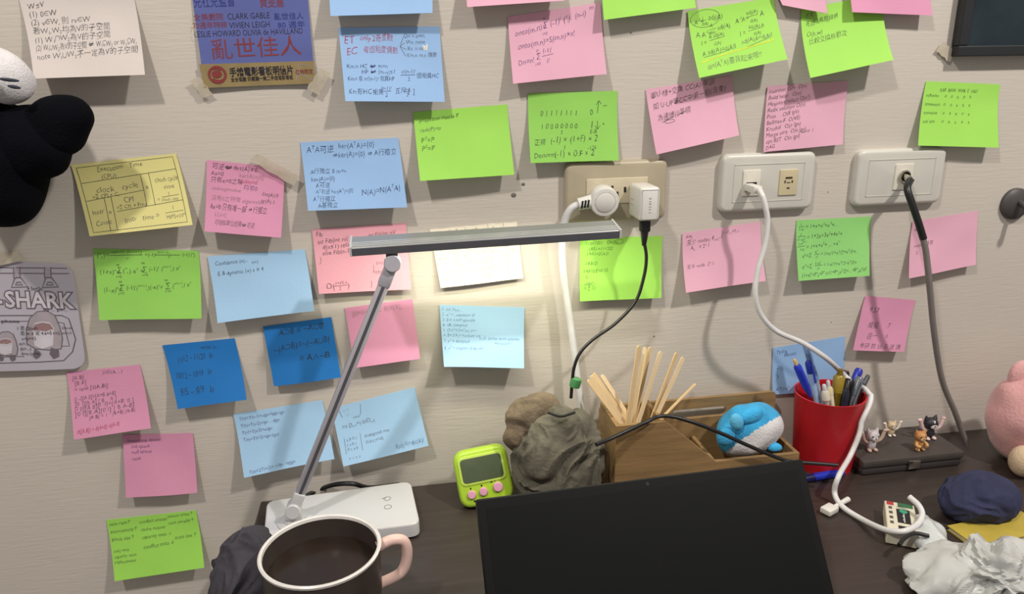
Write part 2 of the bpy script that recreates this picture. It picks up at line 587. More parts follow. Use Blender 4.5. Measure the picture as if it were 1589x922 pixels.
NOTES = [
    dict(n='paper_note', c=[(29, -4), (207, -8), (225, 116), (52, 122)], p='white', lift=.022, label='off-white paper note with seven handwritten lines, beside the blue poster',
         m=lines(.05, .14, .105, .10, ['W≤V', '(1) 0∈W', '(2) v∈W, 則 rv∈W', '若W₁,W₂均為V的子空間', '(1) W₁∩W₂為V的子空間', '(2) W₁∪W₂為V的子空間 ⇔ W₁⊆W₂ or W₂⊆W₁', 'note W₁∪W₂不一定為V的子空間'], 'k', .05)),
    dict(c=[(505, -92), (672, -97), (671, 20), (513, 25)], p='blue', lift=.016, label='blue sticky note cut off by the top edge, right of the poster', m=[]),
    dict(c=[(717, -95), (868, -102), (876, 1), (725, 11)], p='pink', lift=.016, label='pink sticky note of which only the lower edge shows at the top', m=[]),
    dict(c=[(931, -72), (1070, -92), (1080, 12), (937, 31)], p='green', lift=.014, label='bright green blank sticky note cut off by the top edge', m=[]),
    dict(c=[(525, 43), (682, 41), (690, 158), (536, 157)], p='blue', lift=.021, liftr=.013, curl=.002,
         label='blue sticky note with red words ET and EC, below the cut-off blue note',
         m=[T(.04, .21, .15, 'ET', 'r'), T(.20, .18, .11, 'only 2奇度數', 'r', 0, .32), T(.05, .37, .15, 'EC', 'r'), T(.22, .34, .11, '每個點度偶數', 'r', 0, .34),
            T(.63, .14, .075, 'Qn: n even', 'p'), T(.65, .225, .075, 'Wn: none', 'p'), T(.66, .31, .075, 'Kn: n odd', 'p'), T(.65, .40, .075, 'Km,n: m,n 偶數', 'p'),
            ('l', [(.63, .13), (.59, .26), (.64, .39)], 'p', .4), ('l', [(.64, .21), (.59, .26), (.65, .30)], 'p', .4),
            T(.04, .55, .085, 'Km,n HC ⇔ m=n', 'n'), T(.18, .63, .085, 'HP ⇔ |m-n|≤1', 'n'), T(.04, .72, .085, 'Km,n 有 m!(n-1)! 相異HP', 'n', 0, .46),
            T(.58, .62, .075, 'n!(n-1)!', 'n'), ('l', [(.57, .645), (.72, .64)], 'n', .4), T(.64, .72, .075, '2', 'n'), T(.73, .68, .085, '個相異HC', 'n'),
            T(.04, .90, .10, 'Kn有HC', 'n'), T(.27, .90, .09, '相異', 'n'), T(.36, .845, .075, '(n-1)!', 'n'), ('l', [(.36, .865), (.46, .86)], 'n', .4), T(.40, .94, .075, '2', 'n'),
            T(.50, .89, .09, '互斥 [', 'n'), T(.60, .85, .07, 'n-1', 'n'), ('l', [(.59, .865), (.66, .86)], 'n', .4), T(.61, .93, .07, '2', 'n'), T(.68, .89, .1, ']', 'n'),
            ('f', [(.815, .24), (.845, .26), (.87, .22), (.86, .31), (.82, .31)], 'w', 1)]),
    dict(c=[(788, 26), (932, 4), (941, 115), (796, 130)], p='pink', lift=.012, curl=.001,
         label='pink sticky note with onto(m,n) summation formulas',
         m=[T(.06, .31, .12, 'onto(m,n)=', 'v', .12), T(.36, .25, .13, 'Σ', 'v', .1), T(.37, .13, .08, 'n', 'v'), T(.35, .34, .07, 'i=0', 'v'), T(.44, .22, .12, '(-1)ⁱ', 'v', .1), T(.58, .20, .13, '(ⁿᵢ)', 'v', .1), T(.71, .17, .12, '(n-i)', 'v', .1), T(.87, .08, .10, 'm', 'v'),
            T(.08, .51, .12, 'onto(m,n)=S(m,n)×n!', 'v', .12), T(.07, .74, .11, 'Dn=n!', 'v', .1), T(.26, .68, .13, 'Σ', 'v'), T(.27, .57, .08, 'n', 'v'), T(.25, .77, .07, 'i=0', 'v'),
            T(.34, .60, .1, '(-1)ⁱ', 'v'), ('l', [(.33, .645), (.45, .625)], 'v', .4), T(.37, .76, .11, 'i!', 'v')]),
    dict(c=[(641, 174), (787, 162), (798, 271), (652, 281)], p='green', lift=.020, liftr=.014, label='bright green sticky note headed projection matrix P, mostly blank',
         m=[T(.05, .16, .085, 'projection matrix P', 'k', .06), T(.05, .30, .085, 'rank(P)=tr', 'p', .04), T(.05, .46, .11, 'Pᵀ=P', 'k'), T(.05, .58, .11, 'P²=P', 'k')]),
    dict(c=[(819, 145), (958, 141), (960, 249), (823, 253)], p='green2', lift=.013, label='green sticky note of binary digits and powers above the beige socket plate',
         m=[T(.13, .33, .11, '0 1 1 1 1 1 1 1', 'k', .0, .40), T(.68, .33, .12, '0', 'k'), T(.13, .52, .11, '1 0 0 0 0 0 0 0', 'k', .0, .41), T(.68, .52, .15, '1', 'k'),
            ('l', [(.77, .31), (.79, .13)], 'k', .5), ('l', [(.76, .19), (.79, .13), (.82, .18)], 'k', .5), ('l', [(.84, .21), (.88, .20)], 'k', .5),
            ('l', [(.77, .42), (.77, .54)], 'k', .5), ('l', [(.74, .49), (.77, .54), (.80, .49)], 'k', .5), T(.82, .50, .09, '+', 'k'),
            T(.05, .74, .10, '正規', 'k'), T(.23, .73, .13, '(-1) × (1+F) × 2', 'k', .03), T(.35, .60, .08, 'S', 'k'), T(.68, .60, .09, 'E-B', 'k'),
            T(.04, .93, .11, 'Denorm', 'k', .02), T(.27, .93, .13, '(-1) × 0.F × 2', 'k', .02), T(.38, .82, .08, 'S', 'k'), T(.65, .83, .085, '-126', 'k')]),
    dict(c=[(1067, 17), (1201, -4), (1222, 92), (1085, 121)], p='green', lift=.024, label='bright green sticky note with circled adj(A) formula and yellow highlighter stroke',
         m=[T(.06, .22, .10, 'A⁻¹=', 'k'), T(.15, .17, .07, '1', 'k'), ('l', [(.14, .185), (.20, .17)], 'k', .3), T(.14, .25, .07, 'd(A)', 'k'), T(.22, .19, .11, 'adj(A)', 'k'),
            ('l', arc(.19, .15, .17, .13, 0, 360, 20), 'k', .35),
            T(.06, .42, .11, 'A A⁻¹=', 'k', .05), T(.23, .30, .08, 'A', 'k'), ('l', [(.22, .335), (.30, .32)], 'k', .3), T(.21, .40, .07, 'd(A)', 'k'), T(.31, .35, .1, 'adj(A)', 'k'),
            T(.52, .30, .11, 'A⁻¹A=', 'k', .04), T(.66, .20, .09, 'adj(A)', 'k'), ('l', [(.65, .24), (.79, .22)], 'k', .35), T(.69, .33, .08, 'd(A)', 'k'), T(.81, .26, .12, 'A', 'k'),
            T(.10, .54, .10, 'I =', 'k'), T(.20, .46, .085, 'A adj(A)', 'k', .03), ('l', [(.20, .49), (.38, .465)], 'k', .35), T(.24, .57, .08, 'd(A)', 'k'),
            T(.55, .50, .10, 'I =', 'k'), T(.66, .42, .085, 'adj(A) A', 'k'), ('l', [(.65, .455), (.82, .43)], 'k', .35), T(.70, .53, .08, 'd(A)', 'k'),
            T(.09, .70, .105, 'A adj(A)=d(A)I', 'k', .05), ('l', [(.10, .72), (.30, .70), (.44, .665)], 'k', .35), T(.55, .63, .10, 'adj(A)A=d(A)I', 'p', .06), ('l', [(.60, .69), (.86, .61)], 'k', .35),
            ('l', [(.06, .79), (.3, .735), (.6, .70), (.91, .655)], 'y', 1.6), T(.11, .90, .11, 'det(AᵀA)要背起來哦!!', 'p', .03)]),
    dict(c=[(1243, 15), (1367, -10), (1387, 93), (1257, 121)], p='green', lift=.026, label='bright green sticky note with a few Chinese words, right of the adj(A) note',
         m=[T(.05, .13, .08, '若有 ... →', 'p', .05), T(.05, .26, .09, '先證...再用歸納', 'k', .08), T(.05, .42, .10, 'O(h,w)', 'k', .04), T(.06, .53, .10, '比較交換移動次', 'k', .05)]),
    dict(c=[(1002, 139), (1136, 117), (1147, 210), (1019, 240)], p='pink', lift=.016, label='pink sticky note with three handwritten lines, left below the adj(A) note',
         m=[T(.04, .15, .115, '單U·樣+交集 CC(A) 單調', 'k', .06), T(.05, .33, .115, '如 U·UP等CC中第一點(含重)', 'k', .09), T(.08, .51, .115, '為連續(i)等價', 'k', .08),
            ('l', [(.13, .54), (.28, .48)], 'k', .5), ('l', [(.31, .48), (.43, .44)], 'k', .5), ('l', arc(.22, .545, .06, .025), 'k', .4)]),
    dict(c=[(1191, 134), (1316, 125), (1308, 224), (1185, 236)], p='pink', lift=.008, label='pink sticky note listing sorting algorithms and their big-O costs',
         m=lines(.02, .12, .095, .092, ['insertion sort  O(n)', 'Build heap   O(n)', 'Heapsort/select O(n²)', 'Radix solution O(n)', 'Prim     O(E lgV)', 'Bellman-F  O(VE)', 'Kruskal   O(n lgn)', 'Merge sort  O(n lgn)', 'opt BST  O(n lgn)'], 'k', .10)
         + [T(.02, .97, .085, 'DAG', 'k', .1), T(.42, .77, .07, '(  worst  )', 'k', .1)]),
    dict(c=[(1437, 126), (1552, 131), (1549, 229), (1425, 226)], p='green', lift=.014, label='green sticky note with a small table of dots and crosses, far right',
         m=[T(.20, .15, .08, 'RAR  RAW  WAR  E  VALI', 'k', 0, .5)] + [q for i, (nm, row) in enumerate((('reflexive', 'ooooo'), ('symmetric', 'ooxoo'), ('transitive', 'oxxox'), ('anti sym', 'oxxxx')))
            for q in ([T(.03, .24 + .135 * i, .075, nm, 'k', .02)] + [T(.27 + .083 * k, .235 + .133 * i + .006 * ((k * 7) % 3), .085, ch, 'k') for k, ch in enumerate(row)])]),
    dict(c=[(1318, -82), (1437, -88), (1447, 24), (1322, 19)], p='rose', lift=.012, label='pink sticky note cut off by the top edge, behind the green note at right', m=[]),
    dict(c=[(1176, -76), (1262, -118), (1284, 21), (1214, 8)], p='pink', lift=.009, label='pink note corner poking down between the two tall green notes at the top', m=[]),
    dict(c=[(466, 221), (618, 214), (632, 322), (478, 327)], p='blue', lift=.018, label='blue sticky note starting with transpose and kernel algebra, above the lamp bar',
         m=[T(.05, .16, .12, 'AᵀA可逆', 'n'), T(.37, .12, .11, 'ker(AᵀA)={0}', 'n'), T(.30, .25, .11, '⇒ker(A)={0} ⇒ A行獨立', 'n', .02),
            T(.06, .47, .09, 'A行獨立 B m×n', 'n'), T(.06, .58, .09, 'ker(A)={0}', 'n'), T(.10, .67, .09, 'A可逆', 'n'), T(.07, .76, .08, '· Aᵀ可逆 ker(Aᵀ)={0}', 'n', 0, .40), T(.06, .87, .09, 'Aᵀ行獨立', 'n'), T(.10, .96, .09, 'A基獨立', 'n'),
            T(.55, .81, .12, 'N(A)=N(AᵀA)', 'n', .10, .40)]),
    dict(c=[(110, 256), (273, 238), (299, 349), (139, 367)], p='yellow', lift=.018, label='yellow sticky note with a ruled box diagram of clock cycle terms',
         m=[('l', [(.04, .05), (.96, .04), (.955, .95), (.045, .955), (.04, .05)], 'k', .45), ('l', [(.04, .27), (.96, .21)], 'k', .45), ('l', [(.05, .52), (.60, .455)], 'k', .45), ('l', [(.31, .705), (.96, .645)], 'k', .45),
            ('l', [(.61, .23), (.60, .68)], 'k', .45), ('l', [(.69, .22), (.68, .68)], 'k', .45), ('l', [(.22, .50), (.21, .96)], 'k', .45), ('l', [(.285, .49), (.275, .96)], 'k', .45),
            T(.22, .14, .10, 'Execution   Time', 'k', .03), T(.24, .24, .09, '(CPU)', 'p'), T(.16, .43, .11, 'clock   cycle', 'p', .05, .4), T(.11, .50, .08, '=Σ CPIᵢ × Cᵢ', 'k', .03),
            T(.62, .46, .10, '×', 'p'), T(.73, .37, .10, 'clock cycle', 'p', .03), T(.80, .47, .09, 'time', 'p'), T(.82, .56, .07, '1', 'p'), T(.71, .63, .07, '=', 'p'), ('l', [(.76, .58), (.93, .565)], 'k', .35), T(.75, .635, .065, 'clock rate', 'p'),
            T(.39, .60, .11, 'CPI', 'p', .03), T(.31, .68, .075, '=Σ CPIᵢ × Freqᵢ', 'k', .03), T(.07, .72, .10, 'Instr', 'p', .05), T(.08, .87, .10, 'Count', 'p', .05), T(.225, .74, .10, '×', 'p'),
            T(.36, .87, .10, 'Instr   time =', 'p', .04), T(.83, .76, .08, '1', 'p'), ('l', [(.76, .80), (.94, .785)], 'k', .35), T(.76, .88, .075, 'MIPS×10⁶', 'p')]),
    dict(c=[(321, 248), (442, 261), (436, 369), (317, 359)], p='rose', lift=.016, label='rose pink sticky note of linear algebra with tape over its right corner',
         m=[T(.06, .11, .10, '可逆⇔det(A)≠0', 'k', .02), T(.05, .21, .09, 'Ax=0', 'k'), T(.41, .20, .09, 'ker(A)={0}', 'f'), T(.05, .30, .09, '只有x=0之解', 'k'), T(.42, .28, .08, 'nullity=0', 'r'),
            T(.06, .41, .075, 'rank/eigenvalue', 'f'), T(.47, .37, .09, '均非0', 'v'), T(.06, .55, .085, '沒有0之特徵 eigenvalue', 'f', .0), T(.71, .43, .08, 'det(A):0', 'k'), T(.71, .53, .08, 'tr(A):1', 'k'),
            T(.05, .68, .11, 'Ax=b 只有唯一解 ⇒行獨立', 'k', .0, .74), T(.12, .78, .08, 'LU=C', 'f'), T(.12, .89, .09, '可相似單位矩陣⇔可逆', 'p', .0, .52)]),
    dict(c=[(144, 386), (308, 389), (313, 494), (154, 497)], p='green2', lift=.013, label='green sticky note with binomial series sums, under the yellow note',
         m=[T(.03, .12, .10, '(ⁿᵣ)=', 'k'), T(.17, .06, .065, 'n(n-1)...(n-r+1)', 'k', 0, .28), ('l', [(.15, .09), (.46, .075)], 'k', .5), T(.30, .15, .06, 'r!', 'k'), T(.48, .10, .08, '=(-1)ʳ', 'k'), T(.60, .05, .06, '(n+r-1)...', 'k'), ('l', [(.58, .075), (.82, .07)], 'k', .5), T(.70, .12, .06, 'r!', 'k'), T(.84, .09, .08, '(-1)ʳ(ⁿ)', 'k'),
            T(.04, .36, .10, '(1+x)ⁿ=', 'k'), T(.20, .35, .12, 'Σ', 'k'), T(.20, .24, .06, '∞', 'k'), T(.19, .41, .06, 'r=0', 'k'), T(.26, .34, .10, '(ⁿᵣ) xʳ =', 'k'), T(.44, .33, .12, 'Σ', 'k'), T(.44, .22, .06, '∞', 'k'), T(.44, .38, .06, 'r=0', 'k'), T(.51, .31, .09, '(-1)ʳ (ⁿ⁺ʳ⁻¹ᵣ) xʳ', 'k', .03),
            T(.06, .61, .10, '(1-x)ⁿ=', 'k'), T(.21, .59, .12, 'Σ', 'k'), T(.21, .48, .06, '∞', 'k'), T(.20, .65, .06, 'r=0', 'k'), T(.28, .58, .09, '(-1)ʳ(ⁿ⁺ʳ⁻¹ᵣ)(-x)ʳ=', 'k', .02), T(.65, .57, .12, 'Σ', 'k'), T(.65, .46, .06, '∞', 'k'), T(.65, .62, .06, 'r=0', 'k'), T(.72, .55, .09, '(ⁿ⁺ʳ⁻¹ᵣ) xʳ', 'k', .05)]),
    dict(c=[(322, 398), (473, 387), (488, 482), (338, 501)], p='sky', lift=.014, curl=.001, label='light blue sticky note with two short lines, right of the binomial note',
         m=[T(.06, .15, .085, 'Confidence (x)...', 'k', .04), T(.43, .17, .08, 'x=1', 'k'), T(.07, .31, .09, 'E & dynamic (x) x ≥ 4', 'k', .04)]),
    dict(c=[(484, 356), (630, 346), (638, 449), (495, 456)], p='salmon', lift=.008, label='salmon pink sticky note with Fib recursion code, behind the lamp hinge',
         m=[T(.03, .12, .10, 'Fib', 'k'), T(.04, .23, .10, 'int Fib(int n){', 'k', .04), T(.09, .32, .10, 'if(n≤1) return n', 'k', .05), T(.08, .41, .10, 'else Fib(n-1)+', 'k', .03), T(.04, .52, .11, '}', 'k'),
            T(.58, .17, .09, 'int Fib(int n){', 'k', .04), T(.64, .25, .09, 'if(n≤1) return n', 'k', .04), T(.64, .60, .08, 'b=c', 'p'), T(.60, .68, .10, '}', 'p'), T(.60, .74, .09, 'return', 'p'), T(.56, .92, .11, '}', 'p'),
            T(.08, .94, .13, 'O(      )', 'k'), T(.18, .87, .07, '1+√5 n', 'k'), ('l', [(.17, .895), (.31, .885)], 'k', .4), T(.22, .95, .07, '2', 'k')]),
    dict(n='torn_paper_note', c=[(667, 356), (802, 344), (812, 432), (684, 447)], p='cream', lift=.007, tear=.05, label='torn cream paper with a pencilled table, behind the lamp bar',
         m=[('l', [(.0, .44), (.97, .40)], 't', .35), ('l', [(.0, .60), (.97, .55)], 't', .35), ('l', [(.02, .76), (.97, .70)], 't', .35), ('l', [(.22, .02), (.24, .95)], 't', .35), ('l', [(.40, .02), (.39, .92)], 't', .35), ('l', [(.66, .0), (.65, .9)], 't', .35), ('l', [(.84, .0), (.84, .9)], 't', .35),
            T(.03, .14, .10, 'A∈Cⁿˣⁿ', 'k', .04), T(.24, .12, .10, 'Aᵀ=A', 'k'), T(.46, .13, .10, 'Aᴴ=-A', 'k', .04), T(.66, .13, .10, 'AᵀA=I', 'k'), T(.84, .14, .08, '其他', 'k'),
            T(.03, .55, .09, 'A∈Rⁿˣⁿ', 't'), T(.24, .53, .09, 'Aᵀ=A', 't'), T(.45, .51, .09, 'Aᵀ=-A', 't'), T(.66, .51, .08, 'AᵀA=I', 't'), T(.86, .50, .07, '正規', 't'), T(.25, .69, .08, '∈R', 't'), T(.44, .67, .08, '0 純虛數', 't'), T(.72, .66, .08, '±1', 't'), T(.87, .65, .08, 'λ=', 't'),
            T(.06, .88, .08, 'det', 't'), T(.25, .86, .08, '∈R', 't'), T(.43, .80, .075, '奇: 純虛數', 't'), T(.45, .90, .075, 'n: 純實數', 't'), T(.72, .84, .08, '±1', 't'), T(.87, .83, .08, '±', 't')]),
    dict(c=[(535, 478), (640, 464), (652, 557), (550, 571)], p='rose', lift=.012, label='hot pink sticky note crossed by the lamp arm, one faint line on top',
         m=[T(.08, .15, .12, '(J(m)×(i)=Σ f(i)f(X)ₙ', 'f', .02)]),
    dict(c=[(408, 507), (514, 492), (529, 586), (425, 600)], p='deep', lift=.008, label='deep blue sticky note with A and B logic lines, nearer the lamp arm',
         m=[T(.20, .19, .14, 'A⊃B ≡ ~A∪B', 'k', .04, .66), T(.08, .45, .15, '~(A⊃B)≡~(~A∪B)', 'k', .06, .84), T(.42, .66, .15, '≡ A∧~B', 'k', .05, .46)]),
    dict(c=[(252, 536), (364, 525), (383, 620), (276, 635)], p='deep', lift=.015, label='deep blue sticky note of dates, left of the other deep blue one',
         m=[T(.50, .13, .09, 'what is...', 'k', .0), T(.14, .30, .14, '11/12 ~ 11/20   lo', 'k', .04, .50), T(.07, .55, .14, '10/12 ~ 10/19   lo', 'k', .04, .50), T(.08, .83, .17, '9/5 ~ 9/9   lo', 'k', .06, .48)]),
    dict(c=[(682, 473), (814, 477), (813, 571), (689, 569)], p='sky', lift=.020, curl=.001, label='pale blue sticky note with small numbered lines in the lamp light',
         m=lines(.02, .10, .085, .075, ['1. A∈ P(x)...', '2. x² = ; equation of', '3. B is a self quantile', '4. xB₁ dampted', '5. (2x)²=(3x)²(x) x==', '6. B×3²A₁= modular eq'], 'b', .0)
         + [T(.45, .56, .07, '(x₁)5. Similar to x= quantity', 'b', .0), T(.64, .63, .065, 'and (x,y) x=...', 'b'), T(.02, .62, .075, '7. x² = dampted', 'b'), T(.02, .73, .075, '8. x² = chapter of An xn', 'b')]),
    dict(c=[(362, 643), (500, 621), (519, 712), (379, 741)], p='sky', lift=.015, label='pale blue sticky note behind the lower left side of the lamp arm',
         m=lines(.05, .12, .115, .075, ['T(n)=T(n-1)+nlgn+lglgn·lgn', 'T(n)=T(n/2)+lgn ... dlgn', 'T(n)=T(n/2)+n/lgn', 'T(n)=T(n/2)+lgn·(lgn)'], 'v', .01) + [T(.06, .96, .075, 'T(n)=2T(n/2)+ n/lgn  nlglgn', 'v', .03)]),
    dict(c=[(514, 634), (643, 601), (665, 692), (533, 724)], p='sky', lift=.016, label='pale blue sticky note with a matrix sketch, right of the lamp arm',
         m=[('l', [(.08, .04), (.10, .20)], 'p', .35), ('l', [(.34, .05), (.32, .20), (.29, .27)], 'p', .35), T(.12, .12, .07, '∷∷∷', 'p', .0), T(.14, .20, .07, '∷∷', 'p'), T(.22, .27, .07, 'n×n', 'p'),
            T(.07, .40, .10, '=a·Dₙ₋₁+(-b)Dₙ₋₂', 'p', .02), ('l', [(.07, .54), (.06, .82)], 'p', .35), ('l', [(.26, .54), (.25, .82)], 'p', .35), T(.09, .62, .075, 'a b 0 c', 'p'), T(.08, .70, .075, 'c a b c', 'p'), T(.08, .78, .075, '0 c a b', 'p'), T(.07, .93, .075, '= = = =', 'p'),
            T(.30, .63, .08, 'tridiagonal mtx', 'p', .02), T(.30, .73, .08, '(a,b,c,n=d)', 'p', .02), T(.62, .93, .12, 'Aadj(A)=det(A)I', 'b', .03, .36)]),
    dict(c=[(103, 578), (217, 566), (234, 665), (115, 682)], p='rose', lift=.015, label='rose pink sticky note full of matrix brackets below the grey cartoon sheet',
         m=[T(.06, .13, .09, '[A B]', 'p'), T(.08, .21, .09, '[B A]', 'p'), T(.47, .09, .08, 'SVD(A, ...)', 'p'), T(.06, .31, .09, '= rank [d(A-B)]', 'k', .03), T(.05, .45, .09, '[I -I][A B]=[A+B A+B]', 'p', .04, .55), T(.05, .53, .09, '[0  I][B A] [ B    A ]', 'p', .04, .55),
            T(.04, .60, .09, '[I 0][A B][I -I]=[A+B  0 ]', 'p', .05, .78), T(.04, .68, .09, '[0 I][B A][0 I] [ B A-B]', 'p', .05, .78), T(.22, .74, .08, '|A B| = 1 · |A+B| |A-B|', 'k', .04, .60), T(.05, .93, .09, 'd([A B]) = d(A+B) d(A-B)', 'r', .06, .55)]),
    dict(c=[(190, 675), (299, 672), (306, 765), (195, 773)], p='rose', lift=.011, label='rose pink sticky note tucked under the corner of another, mostly blank',
         m=[T(.06, .12, .085, 'basis/rank space', 'v'), T(.11, .22, .085, 'col space', 'v'), T(.11, .31, .085, 'null space', 'v'), T(.11, .41, .085, 'rank', 'v')]),
    dict(c=[(165, 807), (304, 792), (317, 881), (178, 902)], p='green', lift=.014, label='yellow-green sticky note lowest on the wall, lower left',
         m=lines(.02, .11, .13, .085, ['miss rate↑', 'associativity↑', 'block size↑'], 'k', .03) + lines(.02, .56, .09, .075, ['cold miss', 'capacity miss', 'replacement'], 'k', .02)
         + lines(.35, .13, .13, .085, ['conflict misses', 'cache misses', 'capacity miss ↓'], 'k', .03) + lines(.67, .08, .12, .08, ['memory access ↑', 'miss penalty↑'], 'k', .03) + [T(.36, .55, .09, 'conflict miss ↓', 'k', .03), T(.71, .47, .09, 'access time ↑', 'k', .03)]),
    dict(c=[(900, 370), (1028, 366), (1026, 462), (900, 468)], p='green', lift=.010, label='bright green sticky note hanging below the charger, lit by the lamp',
         m=[T(.05, .11, .08, '-11011001   12+1=', 'P'), T(.08, .20, .08, '-1AB1+11=2ID', 'P'), T(.06, .28, .08, '-1AB1+01A1I', 'P'), T(.05, .43, .08, '-1AB1D', 'P'), T(.04, .55, .08, '1AB10 E+0 10', 'P'), T(.06, .65, .08, '1)', 'P'), T(.05, .76, .08, '(ABC)', 'P'), T(.05, .83, .08, '= Σ 11', 'P'), ('l', arc(.47, .07, .05, .04), 'P', .35)]),
    dict(c=[(1059, 362), (1180, 344), (1188, 436), (1064, 454)], p='pink', lift=.014, label='pink sticky note under the network plate, crossed by the white cable shadow',
         m=[T(.04, .10, .08, 'AVL', 'k'), T(.05, .22, .10, '至少 nodes: Fₙ₊₂-1', 'k', .05), T(.50, .13, .08, 'Fₙ=Fₙ₋₁+Fₙ₋₂', 'p', .05), T(.10, .31, .09, 'Aₙ   = 2ʰ-1', 'k', .03), T(.04, .62, .085, '至多 node  2ʰ-1', 'p', .03)]),
    dict(c=[(1236, 342), (1352, 336), (1349, 428), (1239, 436)], p='mint', lift=.015, label='mint green sticky note packed with power series, below the plates at right',
         m=[T(.05, .10, .075, '1', 'k'), ('l', [(.03, .115), (.11, .11)], 'k', .4), T(.03, .18, .075, '1-x', 'k'), T(.12, .15, .10, '= 1+x+x²+x³+...', 'k', .03), T(.05, .27, .075, '1', 'k'), ('l', [(.02, .275), (.12, .27)], 'k', .4), T(.01, .345, .075, '(1-x)²', 'k'), T(.14, .32, .10, '= 1+2x+3x²+4x³+', 'k', .04), T(.02, .42, .075, '1-xⁿ⁺¹', 'k'), ('l', [(.01, .445), (.12, .435)], 'k', .4), T(.04, .51, .075, '1-x', 'k'), T(.13, .49, .10, '= 1+x+x²+ ... +xⁿ', 'k', .05),
            T(.07, .63, .10, 'eˣ=Σ', 'k'), T(.25, .57, .08, 'xʳ', 'k'), ('l', [(.24, .59), (.32, .585)], 'k', .4), T(.26, .66, .08, 'r!', 'k'), T(.33, .62, .09, '= 1+x/1!+x²/2!+x³/3!+..', 'k', .03, .50), T(.06, .81, .10, 'e⁻ˣ=Σ', 'k'), T(.25, .755, .075, '(-x)ʳ', 'k'), ('l', [(.24, .775), (.35, .77)], 'k', .4), T(.27, .845, .08, 'r!', 'k'), T(.36, .80, .09, '= 1-x/1!+x²/2!-x³/3!+', 'k', .02, .46), T(.05, .95, .095, '(1+x)ⁿ=Pⁿ₀+Pⁿ₁x/1!+Pⁿ₂x²/2!+...+Pⁿₙxⁿ/n!', 'k', .03, .90)]),
    dict(c=[(1416, 344), (1518, 327), (1515, 411), (1410, 432)], p='pink', lift=.010, label='pink sticky note behind the black coaxial cable, far right',
         m=[T(.04, .20, .09, '甲', 'p'), T(.06, .48, .09, 'mutex 共享', 'p', .03), T(.09, .60, .09, 'S', 'p')]),
    dict(c=[(1343, 459), (1421, 466), (1403, 546), (1324, 544)], p='rose', lift=.011, label='small rose pink sticky note reading 9.57, above the figurines',
         m=[T(.14, .30, .14, '9.57', 'p'), T(.18, .58, .13, '模擬', 'p'), T(.58, .58, .14, '7', 'p'), T(.20, .77, .13, '週一', 'p'), T(.58, .76, .10, '0', 'p'), T(.10, .95, .11, '考研 前 50 名 送 課', 'p', .0, .80)]),
    dict(c=[(1199, 540), (1311, 522), (1310, 603), (1199, 613)], p='blue', lift=.004, label='blue sticky note behind the pens in the red cup',
         m=[T(.05, .14, .10, 'T(n)/x', 'n'), T(.15, .22, .09, '週(x)(x)', 'n', .02), T(.05, .47, .11, '2', 'n'), T(.05, .66, .11, '3', 'n'), T(.04, .92, .10, '4(T)=x²', 'n', .02), T(.52, .60, .10, '1', 'n')]),
]

SHARK = dict(c=[(-150, 398), (112, 410), (134, 572), (-136, 580)])
POSTER = dict(c=[(283, -110), (468, -114), (489, 129), (318, 136)])


def U(sheet_c, x, y):
    """print position on a flat sheet from a bilinear look-up of its corners"""
    (x0, y0), (x1, y1), (x2, y2), (x3, y3) = sheet_c
    u = v = .5
    for _ in range(12):
        top = y0 + (y1 - y0) * u
        bot = y3 + (y2 - y3) * u
        v = (y - top) / (bot - top)
        l = x0 + (x3 - x0) * v
        r = x1 + (x2 - x1) * v
        u = (x - l) / (r - l)
    return u, v


def PT(sheet_c, x, y, size, s, ink, x1=None, bold=0.0, lift=0, slope=0.0):
    u, v = U(sheet_c, x, y)
    w = None
    if x1 is not None:
        w = U(sheet_c, x1, y)[0] - u
    return ('t', u, v, size, s, ink, slope, bold, w, lift)


pc = POSTER['c']
hp = 250.0
poster_marks = [
    PT(pc, 300, 7, 22 / hp, '兒社兒監督', 'B', 364), PT(pc, 402, 7, 22 / hp, '費雯麗', 'R', 440), 
    PT(pc, 300, 28, 12 / hp, '全美戲院', 'R', 346), PT(pc, 352, 27, 14 / hp, 'CLARK GABLE', 'D', 418, -.012), PT(pc, 424, 27, 12 / hp, '亂世佳人', 'B', 471),
    PT(pc, 299, 41, 12 / hp, '70週年特映', 'R', 352), PT(pc, 355, 41, 14 / hp, 'VIVIEN LEIGH', 'D', 418, -.012), PT(pc, 430, 40, 12 / hp, '80 週年', 'B', 473),
    PT(pc, 302, 55, 14 / hp, 'LESLIE HOWARD OLIVIA de HAVILLAND', 'D', 470, -.012),
    PT(pc, 327, 88, 36 / hp, '亂世佳人', 'R', 468, -.004, 0, 0.015),
]
strip = [U(pc, x, y) for x, y in ((309, 98), (487, 93), (489.5, 129.5), (317.5, 136.5))]
grid = []
N = 16
for k in range(N):
    a, b_ = k / N, (k + 1) / N
    q = lambda s, i, j: (strip[i][0] + (strip[j][0] - strip[i][0]) * s, strip[i][1] + (strip[j][1] - strip[i][1]) * s)
    grid.append(('f', [q(a, 0, 1), q(b_, 0, 1), q(b_, 3, 2), q(a, 3, 2)], 'O', 1, -1))
poster_strip = grid
poster_strip_marks = [
    PT(pc, 356, 117, 16 / hp, '手繪電影看板明信片', 'D', 455, .018, 2), PT(pc, 358, 126, 8 / hp, '全台電廳 珍藏獨一無二手繪電影看板', 'D', 455, .01, 2), PT(pc, 458, 114, 9 / hp, '在地限定', 'R', 486, .0, 2),
]
eu, ev = U(pc, 337, 115)
poster_strip_marks += [('l', [(eu + (a - eu), b2) for a, b2 in arc(eu, ev, .072, .052)], 'R', 2.2, 3), ('f', arc(eu - .004, ev - .004, .045, .026, 0, 340, 16), 'R', 1, 3),
                       ('l', arc(eu + .01, ev + .02, .05, .02, 10, 170, 10), 'R', 1.6, 3), ('l', arc(eu - .01, ev - .02, .05, .022, 190, 340, 10), 'R', 1.4, 3)]
eu2, ev2 = U(pc, 398, 118)
